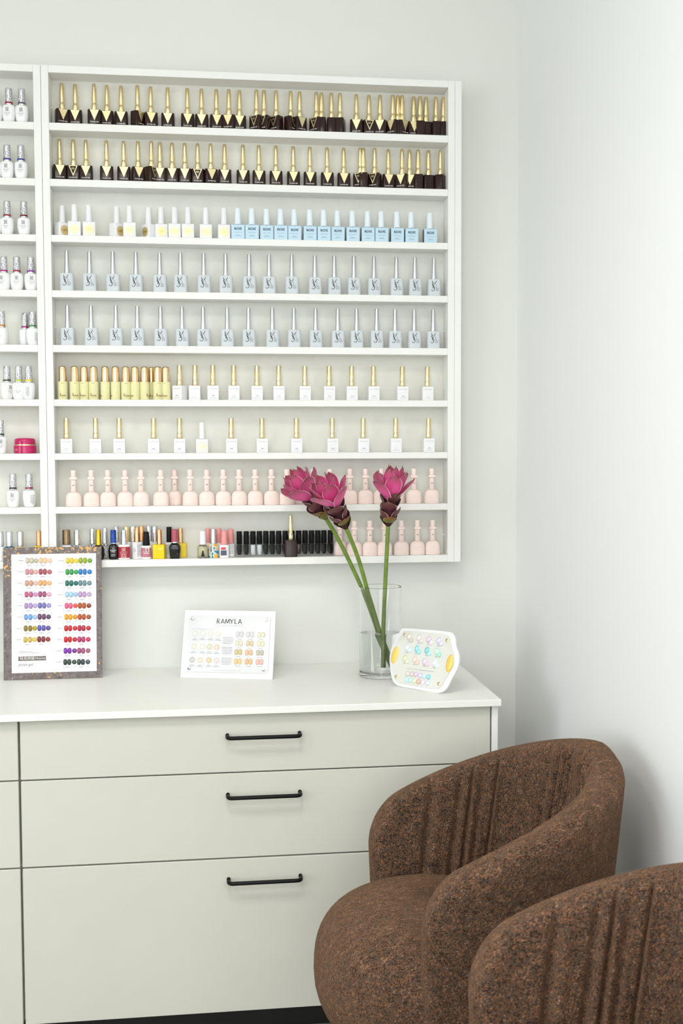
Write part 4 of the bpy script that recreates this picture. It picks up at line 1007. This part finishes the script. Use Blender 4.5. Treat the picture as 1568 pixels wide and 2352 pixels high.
obj('small_print', lift(fl, 'small_print', mat('pale_print', 'bfc1c4', .6)), plate)
obj('caption_print', lift(fd, 'caption_print', mat('mid_print', '8e9094', .6)), plate)
stand(bd, .03, bd.w/2, .09)

# --- wavy edged white board with pastel nails
bd = Board('swatch_board', 'wavy-edged white board with pastel nail tips and gold ovals beside the vase', (905, 1575.5), (1006.6, 1593.5), 17.0)
def cp(cx, cy): return bd.uv(800+cx/5.807, 1320+cy/5.807)
OUT = [(740, 722), (1060, 742), (1340, 770), (1398, 808), (1424, 880), (1434, 970), (1468, 1070), (1470, 1170), (1440, 1280), (1370, 1400), (1325, 1490), (1275, 1552), (1200, 1588), (1120, 1580), (900, 1538), (690, 1500), (625, 1470), (585, 1420), (562, 1330), (548, 1220), (545, 1110), (562, 1010), (604, 915), (655, 815), (690, 752)]
def smooth_loop(P, n=4):
    R_ = []
    for i in range(len(P)):
        p0, p1, p2, p3 = (Vector(P[(i+k-1) % len(P)]) for k in range(4))
        for k in range(n):
            t = k/n; R_.append(.5*((2*p1)+(-p0+p2)*t+(2*p0-5*p1+4*p2-p3)*t*t+(-p0+3*p1-3*p2+p3)*t**3))
    return R_
pts = [Vector(cp(*p)) for p in OUT]; vm = min(p.y for p in pts); pts = [p-Vector((0, vm)) for p in pts]
loop = smooth_loop([tuple(p) for p in pts]); cen = sum(loop, Vector((0, 0)))/len(loop)
def extr(name, lp, y0, y1, m, bev=.0006):
    def inset(q): return [cen+(p-cen)*(1-q/.07) for p in lp]
    Ls = [(inset(bev), y0), (lp, y0+bev), (lp, y1)]
    V, Fc = [], []; n = len(lp)
    for P_, y in Ls: V += [(p.x, y, p.y) for p in P_]
    for i in range(2):
        for k in range(n): Fc.append((i*n+k, i*n+(k+1) % n, (i+1)*n+(k+1) % n, (i+1)*n+k))
    Fc += [tuple(range(n)), tuple(reversed(range(2*n, 3*n)))]
    me = mesh(name, V, Fc, m=m)
    bm = bmesh.new(); bm.from_mesh(me); bmesh.ops.recalc_face_normals(bm, faces=bm.faces); bm.to_mesh(me); bm.free()
    return smooth_by_angle(me, 40)
obj('board', extr('board', loop, 0, .005, MATS['board_white']), bd.t)
IN = [(775, 755), (1060, 780), (1300, 812), (1352, 855), (1368, 930), (1390, 1010), (1408, 1090), (1400, 1190), (1350, 1310), (1290, 1410), (1255, 1480), (1190, 1530), (1100, 1525), (900, 1490), (700, 1450), (640, 1420), (610, 1370), (600, 1290), (590, 1200), (600, 1100), (620, 1010), (650, 930), (690, 850), (735, 780)]
lp2 = smooth_loop([(p[0], p[1]-vm) for p in (cp(*q) for q in IN)])
plate = obj('front_plate', extr('front_plate', lp2, -.0022, 0, mat('acrylic_cream', 'dadad3', .25, coat=.1), .0004), bd.t)
def cq(cx, cy):
    u, v = bd.uv(900+cx/10.453, 1450+cy/10.453); return (u, -.0022, v-vm)
GSCREW = lathe('screw', [(.0040, 0), (.0040, .0016), (.0030, .0022), (.0008, .0022)], 14, GOLD); GSCREW.transform(Matrix.Rotation(math.pi/2, 4, 'X'))
for p in ((325, 100), (1338, 235), (122, 1110), (1145, 1278)): obj('screw', GSCREW, plate, cq(*p))
OVAL = nail_mesh('gold_oval', .0180, .0390, .0030, 2.0, 28, 3)
AMBER = mat('gold_orange_lacquer', 'f2cb6c', .4, .15, noise=.06, nscale=300)
for p in ((80, 588), (1393, 790)): obj('gold_oval', OVAL, plate, cq(*p), m=AMBER, rot=(0, math.radians(4), 0))
TALL = nail_mesh('nail_tip', .0118, .0165, .0040, 2.0, 14); SMALL = nail_mesh('gel_dome', .0122, .0108, .0035, 2.0, 12); BALL = nail_mesh('gel_bead', .0118, .0118, .0042, 2.0, 14)
PAIRS = [((425, 150), (482, 228), 'd8cabc', 'c6beae'), ((660, 180), (715, 258), 'dccfce', 'd6c8c6'), ((895, 215), (960, 295), 'd2b8d0', 'e8dce4'), ((1140, 243), (1195, 322), 'd0ccec', 'd6d0ee'),
         ((375, 410), (432, 478), 'd6e4f0', 'ccdcea'), ((612, 437), (662, 515), '7cd0da', '86dce2'), ((850, 475), (908, 555), '62c4c4', 'a0e4e0'), ((1092, 505), (1143, 588), 'b6e6d8', '92dabc'),
         ((328, 668), (378, 745), 'ccd8a8', 'd6e0b4'), ((560, 698), (620, 773), 'e8cabc', 'eebcae'), ((800, 745), (858, 810), 'd6c2da', 'e6b8d2'), ((1035, 775), (1095, 848), 'dceef2', 'e0eef6')]
fd = Flat()
for a, b_, ca, cb in PAIRS:
    obj('nail_tip', TALL, plate, cq(*a), m=pastel(ca), rot=(0, math.radians(6), 0)); obj('gel_dome', SMALL, plate, cq(*b_), m=pastel(cb), rot=(0, math.radians(-30), 0))
    p = cq(b_[0]-75, b_[1]+45); fd.lines(p[0]-.0028, p[0]+.0028, [p[2]], .0014, .0010, a[0])
for lst, cols in (([(393, 1037), (488, 1045), (587, 1052), (690, 1080), (787, 1097), (890, 1115)], ['d0ccc6', 'd0bcae', 'dab4da', 'c8c6ea', 'c2e0e4', '70ccd6']), ([(365, 1180), (458, 1192), (553, 1210), (650, 1228), (760, 1245), (865, 1262)], ['b2e6ec', 'aee2d6', 'd4e0b6', 'd0a68c', 'e6d0e8', 'cad8dc'])):
    for p, c in zip(lst, cols): obj('gel_bead', BALL, plate, cq(*p), m=pastel(c))
a, b_ = cq(370, 905), cq(990, 985); sl = (b_[2]-a[2])/(b_[0]-a[0])
rnd = random.Random(3); x = a[0]; P_ = []
while x < a[0]+.030:
    P_.append((x, a[2]+sl*(x-a[0])+rnd.uniform(-.0012, .0030 if len(P_) % 5 == 0 else .0012))); x += .0011
fd.ribbon(P_, .0006)
x = a[0]+.033
while x < b_[0]:
    w_ = rnd.uniform(.0010, .0030); z_ = a[2]+sl*(x-a[0]); fd.quad(x, z_-.0006, x+w_, z_+.0006); x += w_+.0008
obj('small_print', fd.on_plane('small_print', INK_GREY, -.0022), plate)
stand(bd, .03, cen.x, .08)

# ================================================================== VASE AND FLOWERS
VC = Vector((.3765, -.163, Z_CT+.0003)); VR, VH, VT, VB = .0485, .2060, .0026, .0100
GLASS = mat('vase_glass', 'ffffff', .0, trans=1.0, ior=1.45, spec=.5)
WATER = mat('vase_water', 'fbfefc', .0, trans=1.0, ior=1.333)
vz = thing('glass_vase', 'clear cylindrical glass vase half full of water on the worktop', 'vase', VC)
obj('glass', lathe('glass', [(VR-.003, 0), (VR-.0008, .0008), (VR, .003), (VR, VH-.0010), (VR-.0006, VH), (VR-VT+.0006, VH), (VR-VT, VH-.0010), (VR-VT, VB+.004), (VR-VT-.004, VB), (.0005, VB)], 64, GLASS, 20), vz)
obj('water', lathe('water', [(.0005, VB-.0006), (VR-VT-.0036, VB-.0006), (VR-VT+.0005, VB+.0036), (VR-VT+.0005, .1010), (.0005, .1010)], 64, WATER, 20), vz)

def bract_mat(name, base, tip, edge, vein):
    m = bpy.data.materials.new(name); m.use_nodes = True; nt = m.node_tree; b = nt.nodes['Principled BSDF']; N, L = nt.nodes.new, nt.links.new
    uv = N('ShaderNodeUVMap'); sp = N('ShaderNodeSeparateXYZ'); L(uv.outputs['UV'], sp.inputs['Vector'])
    r1 = N('ShaderNodeValToRGB'); r1.color_ramp.elements[0].position = .52; r1.color_ramp.elements[0].color = lin(base); r1.color_ramp.elements[1].position = .98; r1.color_ramp.elements[1].color = lin(tip)
    nz = N('ShaderNodeTexNoise'); nz.inputs['Scale'].default_value = 18; nz.inputs['Detail'].default_value = 3
    mpv = N('ShaderNodeMapping'); mpv.inputs['Scale'].default_value = (1.6, .16, 1); L(uv.outputs['UV'], mpv.inputs['Vector']); L(mpv.outputs['Vector'], nz.inputs['Vector'])
    ad = N('ShaderNodeMath'); ad.operation = 'MULTIPLY_ADD'; ad.inputs[1].default_value = .35; L(nz.outputs['Fac'], ad.inputs[0])
    sb = N('ShaderNodeMath'); sb.operation = 'SUBTRACT'; sb.inputs[1].default_value = .17; L(sp.outputs['Y'], sb.inputs[0]); L(sb.outputs[0], ad.inputs[2]); L(ad.outputs[0], r1.inputs['Fac'])
    mv = N('ShaderNodeMix'); mv.data_type = 'RGBA'; L(r1.outputs['Color'], mv.inputs[6]); mv.inputs[7].default_value = lin(vein)
    rv = N('ShaderNodeMapRange'); rv.inputs['From Min'].default_value = .52; rv.inputs['From Max'].default_value = .66; rv.inputs['To Max'].default_value = .4; L(nz.outputs['Fac'], rv.inputs['Value']); L(rv.outputs['Result'], mv.inputs[0])
    ce = N('ShaderNodeMath'); ce.operation = 'SUBTRACT'; ce.inputs[1].default_value = .5; L(sp.outputs['X'], ce.inputs[0])
    ab = N('ShaderNodeMath'); ab.operation = 'ABSOLUTE'; L(ce.outputs[0], ab.inputs[0])
    me_ = N('ShaderNodeMapRange'); me_.inputs['From Min'].default_value = .44; me_.inputs['From Max'].default_value = .49; L(ab.outputs[0], me_.inputs['Value'])
    mx = N('ShaderNodeMix'); mx.data_type = 'RGBA'; L(me_.outputs['Result'], mx.inputs[0]); L(mv.outputs[2], mx.inputs[6]); mx.inputs[7].default_value = lin(edge)
    L(mx.outputs[2], b.inputs['Base Color']); b.inputs['Roughness'].default_value = .42; b.inputs['Sheen Weight'].default_value = .1
    b.inputs['Subsurface Weight'].default_value = .0
    return m
PINK_B = bract_mat('magenta_bract', 'ea549a', '84463f', 'f4c6d8', 'c42c7a')
MAROON_B = bract_mat('maroon_bract', '5a1c2a', '66402a', 'cc9a9c', '3c121e')
GREEN_B = bract_mat('green_bract', '6a6a24', '8a3a20', 'c8b040', '5a5a1c')
STEM_M = mat('stem_green', '6c8630', .45, noise=.18, nscale=60)
def bract(L_, r0, r1, r2, half_ang, m, curl=.0, tip=.35, seed=0, nu=9, nv=12):
    """one cupped bract round the flower axis: radius r0 at its foot, r1 at the belly, r2 at the tip"""
    V, Fc, UV = [], [], []
    rnd = random.Random(seed); wob = [rnd.uniform(-1, 1) for _ in range(4)]
    for j in range(nv+1):
        v = j/nv
        rho = (1-v)**2*r0+2*v*(1-v)*r1+v*v*r2
        wid = min(1, (v+.22)**.5)*max(0, 1-v**(4-3*tip))**.62
        if v == 1: wid = .02
        for i in range(nu+1):
            u = 2*i/nu-1
            a = u*half_ang*wid*(r1+.006)/max(rho+.006, .004)
            z = L_*v*(1-.05*u*u) + .0010*wob[0]*math.sin(3*u+wob[1])*v
            rr = rho + curl*(u*u)*v*.010 + .0012*wob[2]*math.sin(4*u+2*wob[3])*v
            V.append((rr*math.cos(a), rr*math.sin(a), z)); UV.append((i/nu, v))
    for j in range(nv):
        for i in range(nu):
            a = j*(nu+1)+i; Fc.append((a, a+1, a+nu+2, a+nu+1))
    me = mesh('bract', V, Fc, True, m)
    ul = me.uv_layers.new(name='UVMap')
    for lp in me.loops: ul.data[lp.index].uv = UV[lp.vertex_index]
    return me
LOW = [bract(.026, .009, .0235, .0195, 1.15, MAROON_B, .15, .2, 1), bract(.027, .010, .0250, .0225, 1.10, MAROON_B, .2, .2, 2)]
BOT = [bract(.022, .004, .0190, .0185, 1.25, GREEN_B, .1, .2, 3)]
UPP = [bract(.050, .010, .0360, .0450, .80, PINK_B, .30, .25, 4), bract(.055, .010, .0320, .0310, .78, PINK_B, .25, .3, 5), bract(.059, .008, .0250, .0200, .80, PINK_B, .2, .35, 6)]
INN = [bract(.063, .006, .0190, .0100, .80, PINK_B, .12, .4, 7)]
def flower(label, foot, tipdir, stem_pts, spin, sc=1.0):
    t = thing('ginger_lily', label, 'flower', foot, 0, 'pink cone flowers in the vase')
    obj('stem', tube('stem', [Vector(p)-foot for p in stem_pts], .0047, 12, STEM_M), t)
    q = Vector(tipdir).to_track_quat('Z', 'Y').to_matrix().to_4x4() @ Matrix.Scale(sc, 4)
    core = obj('core', lathe('core', [(.0050, -.002), (.0105, .006), (.0140, .020), (.0150, .045), (.0120, .065), (.0060, .085), (.0010, .095)], 14, mat('core_maroon', '3a1018', .6)), t); core.matrix_local = q
    k = spin
    def add(me, z, ang):
        o = obj('bract', me, t); o.matrix_local = q @ Matrix.Translation((0, 0, z)) @ Matrix.Rotation(ang, 4, 'Z')
    for i in range(3): add(BOT[0], -.002+.004*i, k); k += 2.4
    for i in range(7): add(LOW[i % 2], .010+.0065*i, k); k += 2.4
    for i in range(4): add(UPP[0], .053+.0022*i, k); k += 2.4
    for i in range(4): add(UPP[1], .062+.0022*i, k); k += 2.4
    for i in range(3): add(UPP[2], .068+.0016*i, k); k += 2.4
    for i in range(2): add(INN[0], .070, k); k += 2.4
    return t
def P3(px, py, y): return at_y(px, py, y)
def stem_line(L_):
    """smooth run through the given (px, py, depth) points"""
    P_ = [P3(*p) for p in L_]; R_ = []
    for i in range(len(P_)-1):
        p0, p1, p2, p3 = P_[max(i-1, 0)], P_[i], P_[i+1], P_[min(i+2, len(P_)-1)]
        for k in range(5):
            t = k/5; R_.append(.5*((2*p1)+(-p0+p2)*t+(2*p0-5*p1+4*p2-p3)*t*t+(-p0+3*p1-3*p2+p3)*t**3))
    return R_+[P_[-1]]
s1 = stem_line([(748, 1190, -.138), (772, 1230, -.141), (800, 1285, -.146), (828, 1345, -.151), (850, 1400, -.156), (866, 1445, -.152), (891, 1525, -.146)])
s2 = stem_line([(794, 1212, -.206), (811, 1252, -.201), (827, 1297, -.193), (842, 1350, -.184), (857, 1400, -.172), (872, 1450, -.166), (892, 1520, -.160)])
s3 = stem_line([(891, 1206, -.186), (888, 1270, -.186), (884, 1350, -.185), (880, 1445, -.183), (879, 1530, -.182)])
flower('pink cone flower leaning furthest towards the cut-off shelf unit', s1[0], (-.60, -.14, .80), s1, .3, 1.06)
flower('middle pink cone flower, lowest and nearest the viewer', s2[0], (-.44, -.30, .86), s2, 1.2, 1.06)
flower('pink cone flower standing upright at the side wall end of the bunch', s3[0], (.06, -.20, .97), s3, 2.2, 1.06)
